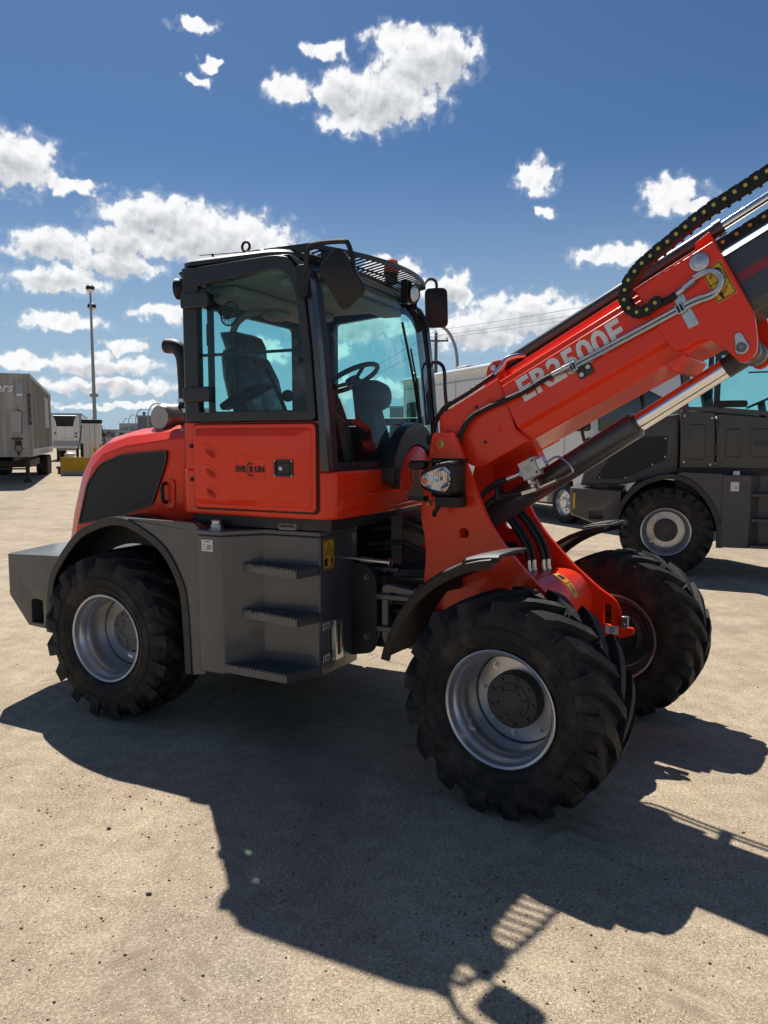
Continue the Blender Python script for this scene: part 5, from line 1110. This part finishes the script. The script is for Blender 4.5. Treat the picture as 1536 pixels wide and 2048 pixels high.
# local: x forward, y left; visible side is the right side y=-0 ; width towards +y
Lr, Wr, Hr = -9.6, 2.5, 3.83
sp = [(Lr, .62), (Lr, 3.6), (Lr + .15, 3.74), (-.4, 3.74), (-.12, 3.5), (-.02, 2.9), (.10, 1.5), (.16, .9), (.10, .55), (-.55, .5), (-.65, .95), (-1.5, .95), (-1.6, .42), (-6.5, .42), (-6.6, .95), (-7.6, .95), (-7.7, .55)]
g = G(); g.prism(sp, 0, Wr); rvb = obj('body', g, RVW, RV, .05, seg=3)
g = G(); g.tube([(Lr + .05, .02, 3.68), (-.35, .02, 3.68)], .085, 14); obj('awning_roll', g, RVW, RV)
g = G(); g.box(Lr + .1, -.5, -.015, -.002, 3.40, 3.43); g.box(Lr + .1, -1.6, -.012, -.002, .95, .98); obj('trim_strip', g, RVG, rvb)
for x in (-8.2, -6.0, -3.2): g = G(); g.box(x, x + .02, -.010, -.002, .5, 3.5); obj('panel_seam', g, RVG, rvb)
for x0, x1, z0, z1 in ((-9.2, -8.6, 1.9, 2.95), (-5.4, -4.4, 2.1, 2.9), (-2.6, -1.9, 2.2, 2.95)):
    g = G(); g.prism(rect(x0, x1, z0, z1, .08), -.004, -.02); wn = obj('window', g, DARKGL, rvb, .004)
    g = G(); g.ring(rp(rect(x0 - .04, x1 + .04, z0 - .04, z1 + .04), .1), rp(rect(x0, x1, z0, z1), .08), -.003, -.028); obj('window_frame', g, BLACK, wn)
g = G(); g.prism(rect(-1.55, -.95, .98, 2.95, .06), -.004, -.018); ed = obj('entry_door', g, RVW, rvb, .006)
g = G(); g.prism(rect(-1.42, -1.08, 2.2, 2.85, .06), -.018, -.024); obj('door_window', g, DARKGL, ed)
g = G(); g.box(-1.05, -.99, -.03, -.018, 1.9, 2.0); obj('door_handle', g, BLACK, ed)
g = G(); g.prism(rp([(-.82, 2.05), (-.10, 2.05), (-.18, 2.95), (-.82, 2.95)], .06), -.004, -.02); sw = obj('cab_side_window', g, DARKGL, rvb)
g = G(); g.ring(rp([(-.86, 2.01), (-.06, 2.01), (-.14, 2.99), (-.86, 2.99)], .08), rp([(-.82, 2.05), (-.10, 2.05), (-.18, 2.95), (-.82, 2.95)], .06), -.003, -.03); obj('window_frame', g, BLACK, sw)
g = G(); g.loft([[(x + .012, y, z) for x, y, z in ((.052, .10, 2.0), (-.04, .10, 3.05), (-.14, .16, 3.42), (-.14, Wr - .16, 3.42), (-.04, Wr - .10, 3.05), (.052, Wr - .10, 2.0))], [(x + .03, y, z) for x, y, z in ((.052, .14, 2.05), (-.04, .14, 3.03), (-.14, .2, 3.36), (-.14, Wr - .2, 3.36), (-.04, Wr - .14, 3.03), (.052, Wr - .14, 2.05))]]); wsr = obj('windshield', g, DARKGL, rvb)
g = G(); g.box(.0, .05, Wr / 2 - .03, Wr / 2 + .03, 2.0, 3.05); obj('windshield_divider', g, BLACK, wsr)
g = G(); g.box(.10, .17, .35, Wr - .35, 1.1, 1.5); obj('front_grille', g, BLACK, rvb, .02)
for yy in (.22, Wr - .22): g = G(); g.ell((.16, yy, 1.25), (.03, .14, .12)); obj('headlight', g, LENS, rvb)
g = G(); g.tube(cr([(-.10, -.02, 1.85), (.02, -.20, 1.80), (.10, -.32, 1.95), (.10, -.34, 2.05)], 5), .035, 10); mr = obj('side_mirror', g, BLACK, rvb)
g = G(); g.loft([[(.06 + dx, -.34 + a * s_, 2.32 + b2 * s_) for a, b2 in rect(-.13, .13, -.27, .27, .06)] for dx, s_ in ((.0, 1), (.09, .95), (.13, .8))]); obj('mirror_head', g, BLACK, mr, smooth=40)
for x0 in (-2.4, -7.0):
    g = G(); L0 = [(-.35, -.33), (.35, -.33), (.35, .33), (-.35, .33)]
    g.loft([[(x0 + a, 1.0 + b2, 3.74) for a, b2 in L0], [(x0 + a, 1.0 + b2, 3.90) for a, b2 in L0], [(x0 + a * .9, 1.0 + b2 * .9, 3.98) for a, b2 in L0]]); obj('roof_air_conditioner', g, RVG, rvb, .05, seg=3)
g = G(); g.box(-4.6, -4.1, .9, 1.4, 3.74, 3.84); obj('roof_vent', g, RVG, rvb, .02)
g = G(); g.tube(cr([(Lr - .02, .3, .7), (Lr - .12, .3, 1.2), (Lr - .12, .3, 3.6), (Lr + .1, .3, 3.95), (Lr + .3, .3, 3.8)], 4), .02, 8); obj('rear_ladder', g, STEEL, rvb)
for x0 in (-1.05, -7.1):
    g = G(); g.lathe([(-.28, .32), (-.28, .40), (-.25, .45), (-.05, .45), (-.02, .40), (-.02, .29), (-.28, .29)], (x0, .06, .45), (0, -1, 0), 36); wl = obj('wheel', g, RUB, RV, smooth=40)
    g = G(); g.lathe([(-.03, .30), (-.02, .27), (-.09, .24), (-.10, .12), (-.03, .10), (-.02, .05), (-.02, .002)], (x0, .06, .45), (0, -1, 0), 32); obj('wheel_rim', g, ALLOY, wl, smooth=30)
    for k in range(8):
        t = 2 * math.pi * k / 8; g = G(); g.bolt((x0 + .155 * math.cos(t), .15, .45 + .155 * math.sin(t)), (0, -1, 0), .03, .018); obj('wheel_nut', g, CHROME, wl, smooth=0)
g = G(); g.box(Lr + .1, -.2, .3, Wr - .3, .35, .9); obj('chassis', g, FRAME, RV)

# ================================================================== trailers on the left
TH = Vector((14.1 - 19.05, 43.6 - 30.5, 0)); ang = math.atan2(TH.y, TH.x)     # +x runs rearwards along the trailer
TR = empty('semi_trailer', (-14.1, 30.5, 0), ang)
tag(TR, 'weathered tan dry van semi trailer on landing legs at the left edge', 'trailer')
LT, WT, Z0, Z1 = 14.6, 2.6, 1.18, 4.42
g = G(); g.prism(rect(.0, LT, .0, WT, .06), Z0, Z1, 'z'); tb = obj('box_body', g, TRAIL, TR, .02)
k_ = 0
x = .35
while x < LT - .2:
    g = G(); g.box(x, x + .025, -.022, -.001, Z0 + .28, Z1 - .14); obj('side_post', g, TRAIL, tb, smooth=0); x += .405
g = G(); g.box(-.02, LT, -.028, .02, Z1 - .12, Z1 + .02); g.box(-.02, LT, -.03, .02, Z0 - .02, Z0 + .26); obj('side_rail', g, TRAIL, tb, .006)
g = G(); g.box(-.03, .03, -.02, WT, Z1 - .08, Z1 + .03); g.box(-.035, .05, -.035, .05, Z0, Z1); g.box(-.03, .02, 0, WT, Z0 - .03, Z0 + .1); obj('front_cap', g, TRAIL, tb, .01)
g = G(); g.box(8.6, 11.6, -.026, -.022, 2.45, 4.0); obj('patch_panel', g, TRAIL, tb)
g = G(); g.prism(rect(.28, .75, 2.12, 2.95, .06), -.036, -.05, 'x'); obj('mark_plate', g, RVG, tb)
g = G(); g.prism(rect(.24, .54, 3.50, 4.14, .03), -.036, -.044, 'x'); o = obj('document_holder', g, GALV, tb)
g = G(); g.box(-.050, -.044, .29, .49, 3.56, 3.66); obj('document', g, WHITE, o)
g = G(); g.prism(rect(1.35, 1.75, 1.95, 2.15, .01), -.036, -.042, 'x'); obj('placard', g, GALV, tb)
g = G(); g.cyl((-.036, 1.55, 1.75), (-1, 0, 0), .03, .12, 20); obj('gladhand_disc', g, BLACK, tb)
g = G(); g.box(-.08, -.036, .38, .62, 1.60, 1.80); g.box(-.06, -.036, .33, .75, 1.84, 1.90); g.tube([(-.06, .40, 1.62), (-.10, .36, 1.45), (-.06, .48, 1.35), (-.05, .50, 1.2)], .02, 6); g.tube([(-.06, .60, 1.62), (-.10, .66, 1.45), (-.06, .54, 1.35), (-.05, .52, 1.2)], .02, 6); g.tube([(-.05, .36, 2.05), (-.05, .32, 2.9), (-.05, .50, 3.05)], .018, 6); obj('gladhand_connector', g, BLACK, tb)
text('lettering', 'kers', .50, WHITE, tb, basisM((-.037, 1.50, 3.72), (0, -1, 0), (0, 0, 1)), .012, .25)
text('lettering', 'ROADHANDLER', .17, INK, tb, basisM((-.0365, .10, 3.66), (0, 0, -1), (0, -1, 0)), .008)
for yy in (.42, WT - .42):
    g = G(); g.box(2.6, 2.76, yy - .08, yy + .08, .10, 1.15); g.box(2.50, 2.86, yy - .16, yy + .16, 0, .10); g.tube([(2.68, yy, 1.1), (3.6, yy, 1.05)], .03, 6); obj('landing_leg', g, FRAME, TR, .01)
g = G(); g.box(2.6, 2.7, .42, WT - .42, .55, .62); g.box(1, LT - .3, .75, .85, .95, 1.16); g.box(1, LT - .3, WT - .85, WT - .75, .95, 1.16); obj('under_frame', g, FRAME, TR)
g = G(); g.box(3.4, 9.2, .35, WT - .35, .62, .94); obj('under_dark_fill', g, FRAME, TR, .02)  # solid dark box added under the trailer to stand in for its underside shade
g = G(); g.box(9.7, 13.7, .62, WT - .62, .45, .94); obj('axle_frame', g, FRAME, TR, .02)  # axle frame as one solid dark block, added to darken the underside
for x0 in (10.4, 11.7, 13.0):
    for yy in (.30, WT - .30):
        g = G(); g.lathe([(-.28, .25), (-.28, .45), (-.24, .51), (.24, .51), (.28, .45), (.28, .25)], (x0, yy, .51), (0, 1, 0), 28, True); obj('tyre', g, RUB, TR, smooth=40)
RF = empty('semi_trailer', (-27.6, 66, 0), R(90 + 19))
tag(RF, 'white refrigerated semi trailer with black cooling unit beyond the tan trailer', 'trailer')
g = G(); g.box(0, 13, -1.3, 1.3, 1.1, 4.1); rb = obj('box_body', g, RVW, RF, .05)
g = G(); g.box(-.03, 13, -1.32, -1.25, 3.98, 4.12); g.box(-.03, 13, 1.25, 1.32, 3.98, 4.12); g.box(-.03, .03, -1.32, 1.32, 3.98, 4.12); g.box(-.04, .03, -1.32, -1.15, 1.1, 4.0); g.box(-.04, .03, 1.15, 1.32, 1.1, 4.0); obj('corner_trim', g, GALV, rb)
g = G(); g.loft([[(xx, y * s_, 2.95 + (z - 2.95) * s_) for y, z in ((-.98, 3.95), (.98, 3.95), (.82, 3.55), (.72, 1.95), (-.72, 1.95), (-.82, 3.55))] for xx, s_ in ((-.002, 1), (-.40, .97), (-.45, .93))]); cu = obj('cooling_unit', g, RVW, rb, .03)
g = G(); g.prism([(-.92, 3.88), (.92, 3.88), (.74, 3.45), (.66, 2.98), (-.66, 2.98), (-.74, 3.45)], -.452, -.475, 'x'); obj('cooling_grille', g, BLACK, cu)
for yy in (-.68, 0, .68): g = G(); g.box(-.462, -.452, yy - .012, yy + .012, 2.0, 2.95); obj('door_seam', g, RVG, cu)
for yy, z in ((-.85, 2.4), (.85, 2.4), (-.85, 2.1)): g = G(); g.box(-.06, -.04, yy - .07, yy + .07, z - .07, z + .07); obj('marker_plate', g, BLACK, rb)
g = G(); g.box(-.05, .02, -1.0, 1.0, 1.3, 1.75); g.box(.5, 12.5, -.7, .7, .9, 1.1); obj('under_frame', g, RVG, RF)
for yy in (-.8, .8): g = G(); g.box(2.0, 2.25, yy - .12, yy + .12, 0, 1.1); obj('landing_leg', g, FRAME, RF)
for x0 in (9.5, 10.8):
    for yy in (-.98, .98): g = G(); g.lathe([(-.28, .25), (-.28, .45), (-.24, .51), (.24, .51), (.28, .45), (.28, .25)], (x0, yy, .51), (0, 1, 0), 24, True); obj('tyre', g, RUB, RF, smooth=40)

# ================================================================== fuel point: dispenser, bollards, yellow barrier
FD = empty('fuel_dispenser', (-15.9, 41.5, 0), R(18)); tag(FD, 'white cabinet fuel dispenser with black top and looped black hoses', 'fuel dispenser')
g = G(); g.box(-.46, .46, -.35, .35, .15, 2.72); fdb = obj('cabinet', g, RVW, FD, .03)
g = G(); g.box(-.52, .52, -.40, .40, 2.72, 2.92); obj('cabinet_top', g, BLACK, fdb, .02)
g = G(); g.box(.14, .17, -.36, -.35, .2, 2.7); g.box(-.12, -.10, -.36, -.35, .2, 2.7); obj('panel_seam', g, RVG, fdb)
g = G(); g.box(-.50, .50, -.4, .4, 0, .15); obj('plinth', g, GALV, fdb)
for sx in (-1, 1):
    g = G(); g.tube(cr([(sx * .50, -.2, 2.6), (sx * .62, -.25, 1.9), (sx * .78, -.3, 1.0), (sx * .70, -.3, .6), (sx * .56, -.3, .9), (sx * .50, -.25, 1.5)], 6), .025, 8); hs_ = obj('fuel_hose', g, HOSE, FD)
    g = G(); g.box(sx * .47, sx * .60, -.33, -.18, 1.3, 1.65); obj('nozzle_holder', g, BLACK, hs_, .02)
YB_ = empty('barrier', (-15.55, 38.7, 0), R(3)); tag(YB_, 'yellow painted steel barrier with dirty lower edge beside the red hood', 'barrier')
g = G(); g.box(-.95, 1.6, 0, .12, .03, .95); bb = obj('face_plate', g, YBAR, YB_, .01)
g = G(); g.box(-.95, 1.6, -.003, -.001, .0, .22); obj('wear_strip', g, GALV, bb)
g = G(); g.cyl((.05, -.004, .58), (0, -1, 0), .01, .03, 12); obj('plate_bolt', g, STEEL, bb)
g = G(); g.box(-.9, -.7, .12, .6, 0, .8); g.box(1.3, 1.5, .12, .6, 0, .8); obj('barrier_brace', g, YBAR, YB_)
for i, (x, h, l) in enumerate(((-15.15, 1.45, 'short yellow steel bollard behind the barrier, left of the pair'), (-14.95, 1.62, 'taller yellow steel bollard behind the barrier, right of the pair'))):
    g = G(); g.lathe([(0, .085), (h - .03, .085), (h, .06), (h, .002)], (x, 39.9 + i * .3, 0), (0, 0, 1), 20, True); tag(obj('bollard', g, YBAR), l, 'bollard', 'bollards at the fuel point')
for i, (dx, dz, sx_, l) in enumerate(((0, .55, 1.0, 'bottom white sack of the heap behind the yellow barrier'), (-.05, .80, .85, 'middle white sack of the heap behind the yellow barrier'), (.06, 1.02, .7, 'top white sack of the heap behind the yellow barrier'))):
    g = G(); g.ell((-17.0 + dx, 41, dz), (.42 * sx_, .3, .14), 16, 8); tag(obj('sack', g, RVW, smooth=60), l, 'sack', 'white sacks behind the barrier')
g = G(); g.box(-17.55, -16.45, 40.6, 41.5, .28, .41); g.box(-17.5, -17.35, 40.65, 41.45, 0, .28); g.box(-16.65, -16.5, 40.65, 41.45, 0, .28); tag(obj('pallet', g, WOODP), 'low wooden pallet under the white sacks', 'pallet')

# ================================================================== poles
def lamp_mast(loc):
    e = empty('light_mast', loc); tag(e, 'tall grey yard light mast with two round lamps behind the trailers', 'light mast')
    g = G(); g.lathe([(0, .15), (.05, .15), (11.3, .065)], (0, 0, 0), (0, 0, 1), 18, True); m = obj('mast', g, GALV, e, smooth=40)
    g = G(); g.lathe([(4.60, .135), (4.85, .135)], (0, 0, 0), (0, 0, 1), 18, True); g.box(-.26, .26, -.05, .05, 4.62, 4.82); obj('mast_bracket', g, GALV, m)
    for dx, z in ((0, 11.35), (-.05, 10.25)):
        if z < 11: g = G(); g.tube([(0, 0, z + .1), (dx - .1, .25, z + .15)], .03, 6); obj('lamp_arm', g, GALV, m)
        yy = .3 if z < 11 else 0
        g = G(); g.lathe([(.10, .27), (.30, .27), (.42, .16), (.46, .02)], (dx, yy, z), (0, 0, 1), 24, True); lh = obj('lamp_head', g, BLACK, m, smooth=40)
        g = G(); g.lathe([(-.08, .02), (-.02, .20), (.10, .265), (.10, .01)], (dx, yy, z), (0, 0, 1), 24); obj('lamp_globe', g, RVW, lh, smooth=40)
lamp_mast((-18.95, 50, 0))
def street_lamp(loc, H_, reach, dirx, label, r0=.10):
    e = empty('street_lamp', loc); tag(e, label, 'street lamp', 'curved street lamps')
    pts = [(0, 0, 0), (0, 0, H_ * .55), (0, 0, H_ * .72)] + [(dirx * reach * (1 - math.cos(R(a))) * .8, 0, H_ * .72 + H_ * .28 * math.sin(R(a))) for a in range(15, 91, 15)]
    pts.append((dirx * reach, 0, H_)); g = G(); g.tube(cr(pts, 3), r0, 8); s = obj('lamp_post', g, GALV, e)
    g = G(); g.ell((dirx * (reach + .35), 0, H_ - .02), (.42, .16, .09)); obj('lamp_head', g, GALV, s)
street_lamp((5.25, 55, 0), 10.0, 2.0, -1, 'curved grey street lamp behind the far wing mirror', .11)
for i, (px_, d_, top_) in enumerate(((299, 110, 808), (275, 140, 819), (260, 175, 830), (249, 215, 837))):
    X_ = (px_ - 768) / 1515 * d_; h_ = 1.83 + (880 - top_) / 1515 * d_
    street_lamp((X_, d_, 0), h_, 1.75 * 1.0, 1, ['nearest and tallest of the curved street lamps above the red hood', 'second curved street lamp above the red hood', 'third curved street lamp above the red hood', 'farthest and lowest curved street lamp above the red hood'][i], .09)
def util_pole(loc, h_, label, rz=0.0):
    e = empty('utility_pole', loc, rz); tag(e, label, 'utility pole', 'utility poles')
    g = G(); g.lathe([(0, .17), (h_, .12)], (0, 0, 0), (0, 0, 1), 14, True); m = obj('pole', g, WOODP, e)
    g = G(); g.box(-.95, .95, -.20, -.10, h_ - .68, h_ - .55); obj('cross_arm', g, WOODP, m)
    for x, z in ((-.85, h_ - .55), (.85, h_ - .55), (0, h_)):
        g = G(); g.lathe([(0, .05), (.08, .07), (.12, .04), (.2, .05), (.22, .01)], (x, -.15 if x else 0, z), (0, 0, 1), 10, True); obj('insulator', g, RVG, m)
util_pole((4.05, 60, 0), 10.1, 'wooden utility pole with cross arm standing over the motorhome roof')
util_pole((33.0, 34, 0), 12.2, 'wooden utility pole right of the picture carrying the wires', R(55))
util_pole((-16.0, 150, 0), 10.1, 'distant wooden utility pole seen through the cab glass', R(15))
def wire(a, b2, sag, label):
    A, Bq = Vector(a), Vector(b2); g = G(); g.tube([tuple(A.lerp(Bq, t / 12) - Vector((0, 0, sag * 4 * (t / 12) * (1 - t / 12)))) for t in range(13)], .018, 5)
    tag(obj('overhead_wire', g, BLACK), label, 'wire', 'overhead wires')
P0 = (4.05, 60, 10.1)
wire((4.05, 60, 10.30), (33, 34, 12.4), .35, 'top overhead wire running right from the utility pole')
wire((4.9, 59.85, 9.75), (33.5, 34.5, 11.85), .4, 'lower overhead wire running right from the cross arm')
wire((3.2, 59.85, 9.75), (32.5, 33.4, 11.85), .4, 'middle overhead wire running right from the cross arm')
wire((4.05, 60, 10.30), (-16, 150, 10.3), .8, 'top overhead wire running left behind the cab glass')
wire((4.9, 59.85, 9.75), (-15.2, 150, 9.8), .8, 'lower overhead wire running left behind the cab glass')

# ================================================================== far buildings
def building(name, loc, rz, w_, d_, h_, mat, label, win=None, extra=None):
    e = empty(name, loc, rz); tag(e, label, 'building')
    g = G(); g.box(-w_ / 2, w_ / 2, 0, d_, 0, h_); wl = obj('wall', g, mat, e)
    g = G(); g.box(-w_ / 2 - .2, w_ / 2 + .2, -.2, d_ + .2, h_, h_ + .3); rf = obj('roof', g, GALV, e)
    for (x0, x1, z0, z1) in (win or []): g = G(); g.box(x0, x1, -.06, -.01, z0, z1); obj('window', g, DARKGL, wl)
    for b_ in (extra or []): g = G(); g.box(*b_); obj('roof_block', g, mat, rf)
building('industrial_building', (-72.5, 205, 0), R(6), 13, 14, 4.3, BWHITE, 'pale flat roofed industrial building far off above the red hood', [(-6 + i * 2.4, -4.8 + i * 2.4, 2.6, 3.8) for i in range(6)], [(1.0, 6, 1, 9, 4.5, 6.3), (-6.2, -6.0, 2, 2.3, 4.5, 8.0)])
building('industrial_building', (-60, 200, 0), R(8), 9, 12, 7.9, BGREY, 'grey shed with gable end far off beside the muffler', [(-3, -1, 2, 4), (1, 3, 2, 4)])
building('industrial_building', (3.2, 120, 0), R(-4), 4.6, 12, 6.8, BGREY, 'dark square tower building seen through the windshield', [(-1.5, -.5, 3, 4.2)])
building('industrial_building', (-1.5, 150, 0), R(3), 17, 12, 3.0, BWHITE, 'long low pale shed seen through the windshield', [(-7 + i * 3, -5.6 + i * 3, 1.0, 2.2) for i in range(5)])
building('industrial_building', (60, 190, 0), R(-10), 46, 14, 6.0, BWHITE, 'long pale warehouse far off behind the dark loader', [(-20 + i * 5, -17.5 + i * 5, 2, 4) for i in range(8)])
g = G(); g.lathe([(0, .45), (22.5, .36)], (-55, 215, 0), (0, 0, 1), 14, True); g = G(); g.lathe([(0, .40), (9.5, .36)], (-66, 210, 0), (0, 0, 1), 14, True); tag(obj('chimney_stack', g, WOODP), 'thin dark stack rising far off between street lamps', 'chimney')

# far hedge line: leaf cards clustered along the lot edge
def bush(loc, w_, h_, label, seed):
    rnd = random.Random(seed); e = empty('tree', loc); tag(e, label, 'tree', 'far trees along the lot edge')
    g = G(); g.lathe([(0, .16), (h_ * .5, .09)], (0, 0, 0), (0, 0, 1), 8, True); g.tube([(0, 0, h_ * .35), (w_ * .25, .1, h_ * .7)], .05, 6); g.tube([(0, 0, h_ * .3), (-w_ * .25, -.1, h_ * .65)], .05, 6); obj('trunk', g, WOODP, e)
    g = G()
    cl = [(rnd.gauss(0, w_ * .24), rnd.gauss(0, w_ * .2), h_ * (.45 + .5 * rnd.random()), rnd.uniform(.35, .8)) for _ in range(14)]
    for _ in range(700):
        c_ = rnd.choice(cl); q = Vector((c_[0] + rnd.gauss(0, c_[3] * .6), c_[1] + rnd.gauss(0, c_[3] * .6), c_[2] + rnd.gauss(0, c_[3] * .5))); a = Vector((rnd.gauss(0, 1), rnd.gauss(0, 1), rnd.gauss(0, 1))).normalized() * rnd.uniform(.1, .2); b_ = a.cross(Vector((rnd.gauss(0, 1), rnd.gauss(0, 1), 1))).normalized() * .1
        g.add([tuple(q - a), tuple(q + b_), tuple(q + a), tuple(q - b_)], [(0, 1, 2, 3)])
    obj('crown', g, LEAF, e, smooth=0)
LEAF = simple('foliage', (.07, .08, .04), .8, var=.5, scale=1.5)
for i, (x, y, w_, h_, l) in enumerate(((-70, 190, 5, 4.2, 'bare scrubby tree far off left of the red hood'), (-73.5, 186, 4, 3.2, 'smaller scrubby tree at the far left of the hood'), (-7.5, 140, 4, 4.2, 'small tree seen low through the windshield'), (9, 145, 5, 5, 'round tree behind the motorhome'))): bush((x, y, 0), w_, h_, l, i)

# ================================================================== parked cars, seen through the windshield
def car(loc, rz, mat, label, tall=1.75, boxy=True):
    e = empty('parked_car', loc, rz); tag(e, label, 'car', 'cars parked beyond the cab')
    prof = [(-2.3, .45), (-2.35, .95), (-2.2, 1.05), (-1.95, tall - .05), (-1.7, tall), (.35, tall), (.95, 1.12), (2.15, 1.0), (2.35, .85), (2.35, .45)]
    def sl(y, f): return [(x, y, z if z < 1.1 else z) for x, z in prof]
    def tp_(y, k): return [(x * (1 if z < 1.1 else .97), y * (1 if z < 1.15 else k), z) for x, z in prof]
    g = G(); g.loft([tp_(-.92, .80), tp_(-.86, .78), tp_(.86, .78), tp_(.92, .80)]); b_ = obj('body', g, mat, e, .04, seg=3)
    g = G(); g.prism([(.90, 1.14), (.40, tall - .08), (-.55, tall - .08), (-.55, 1.14)], -.86, -.78) ; g.prism([(-.65, 1.14), (-.65, tall - .08), (-1.65, tall - .08), (-1.85, 1.14)], -.86, -.78); g.prism([(.90, 1.14), (.40, tall - .08), (-.55, tall - .08), (-.55, 1.14)], .78, .86); g.prism([(-.65, 1.14), (-.65, tall - .08), (-1.65, tall - .08), (-1.85, 1.14)], .78, .86); obj('side_window', g, DARKGL, b_)
    g = G(); g.loft([[(.98, -.72, 1.14), (.98, .72, 1.14), (.44, .62, tall - .06), (.44, -.62, tall - .06)], [(1.0, -.70, 1.16), (1.0, .70, 1.16), (.47, .60, tall - .07), (.47, -.60, tall - .07)]]); obj('windshield', g, DARKGL, b_)
    g = G(); g.box(2.34, 2.38, -.55, .55, .62, .88); obj('front_grille', g, BLACK, b_, .01); g = G(); g.box(2.32, 2.42, -.85, .85, .42, .58); obj('bumper', g, BLACK, b_, .03)
    for yy in (-.72, .72): g = G(); g.ell((2.34, yy, .78), (.05, .12, .09)); obj('headlight', g, LENS, b_)
    for x in (-1.45, 1.45):
        for yy in (-.82, .82): g = G(); g.lathe([(-.12, .22), (-.12, .33), (-.09, .37), (.09, .37), (.12, .33), (.12, .22)], (x, yy, .37), (0, 1, 0), 22, True); w_ = obj('wheel', g, RUB, e, smooth=40)
car((-3.95, 73, 0), R(-80), CARM[0], 'dark boxy off-road car nearest in the row seen through the windshield', 1.85)
car((-6.6, 80, 0), R(-75), CARM[2], 'silver car at the left of the row seen through the windshield', 1.55)
car((-2.1, 86, 0), R(-88), CARM[1], 'grey car behind the off-road car seen through the windshield', 1.6)
car((.6, 78, 0), R(-70), CARM[4], 'blue car right of the row seen through the windshield', 1.6)
car((-9.6, 88, 0), R(-80), CARM[3], 'maroon car farthest left in the row beyond the cab', 1.6)

# ================================================================== loose stones on the ground
rnd = random.Random(3); g = G()
def stone(x, y, r_):
    n = 6; ph = rnd.random() * 6.28; sq = rnd.uniform(.6, 1.0)
    jit = [rnd.uniform(.7, 1.2) for _ in range(n)]
    L = [[(x + math.cos(ph + 6.283 * k / n) * r_ * s_ * jit[k], y + math.sin(ph + 6.283 * k / n) * r_ * s_ * sq * jit[k], z * r_) for k in range(n)] for s_, z in ((1.0, -.15), (1.0, .35), (.55, .75))]
    g.loft(L)
clus = [(rnd.uniform(-1.8, 1.8), rnd.uniform(1.9, 5.0), rnd.uniform(.1, .45)) for _ in range(46)]
for _ in range(3800):
    if rnd.random() < .5:
        c_ = rnd.choice(clus); x, y = c_[0] + rnd.gauss(0, c_[2]), c_[1] + rnd.gauss(0, c_[2])
    else:
        y = 1.8 + rnd.random() ** 1.6 * 14; x = rnd.uniform(-1, 1) * (y * .62 + .5)
    stone(x, y, rnd.choice((.0018, .002, .0022, .0025, .003, .0038, .005)) * rnd.uniform(.8, 1.4))
for x, y in ((-1.30, 3.42), (-.35, 1.98), (-.50, 2.03), (.35, 2.45), (-.95, 2.9)): stone(x, y, .013)
tag(obj('loose_stones', g, STONE, smooth=0), 'small dark loose stones scattered over the pavement', 'stones', kind='stuff')
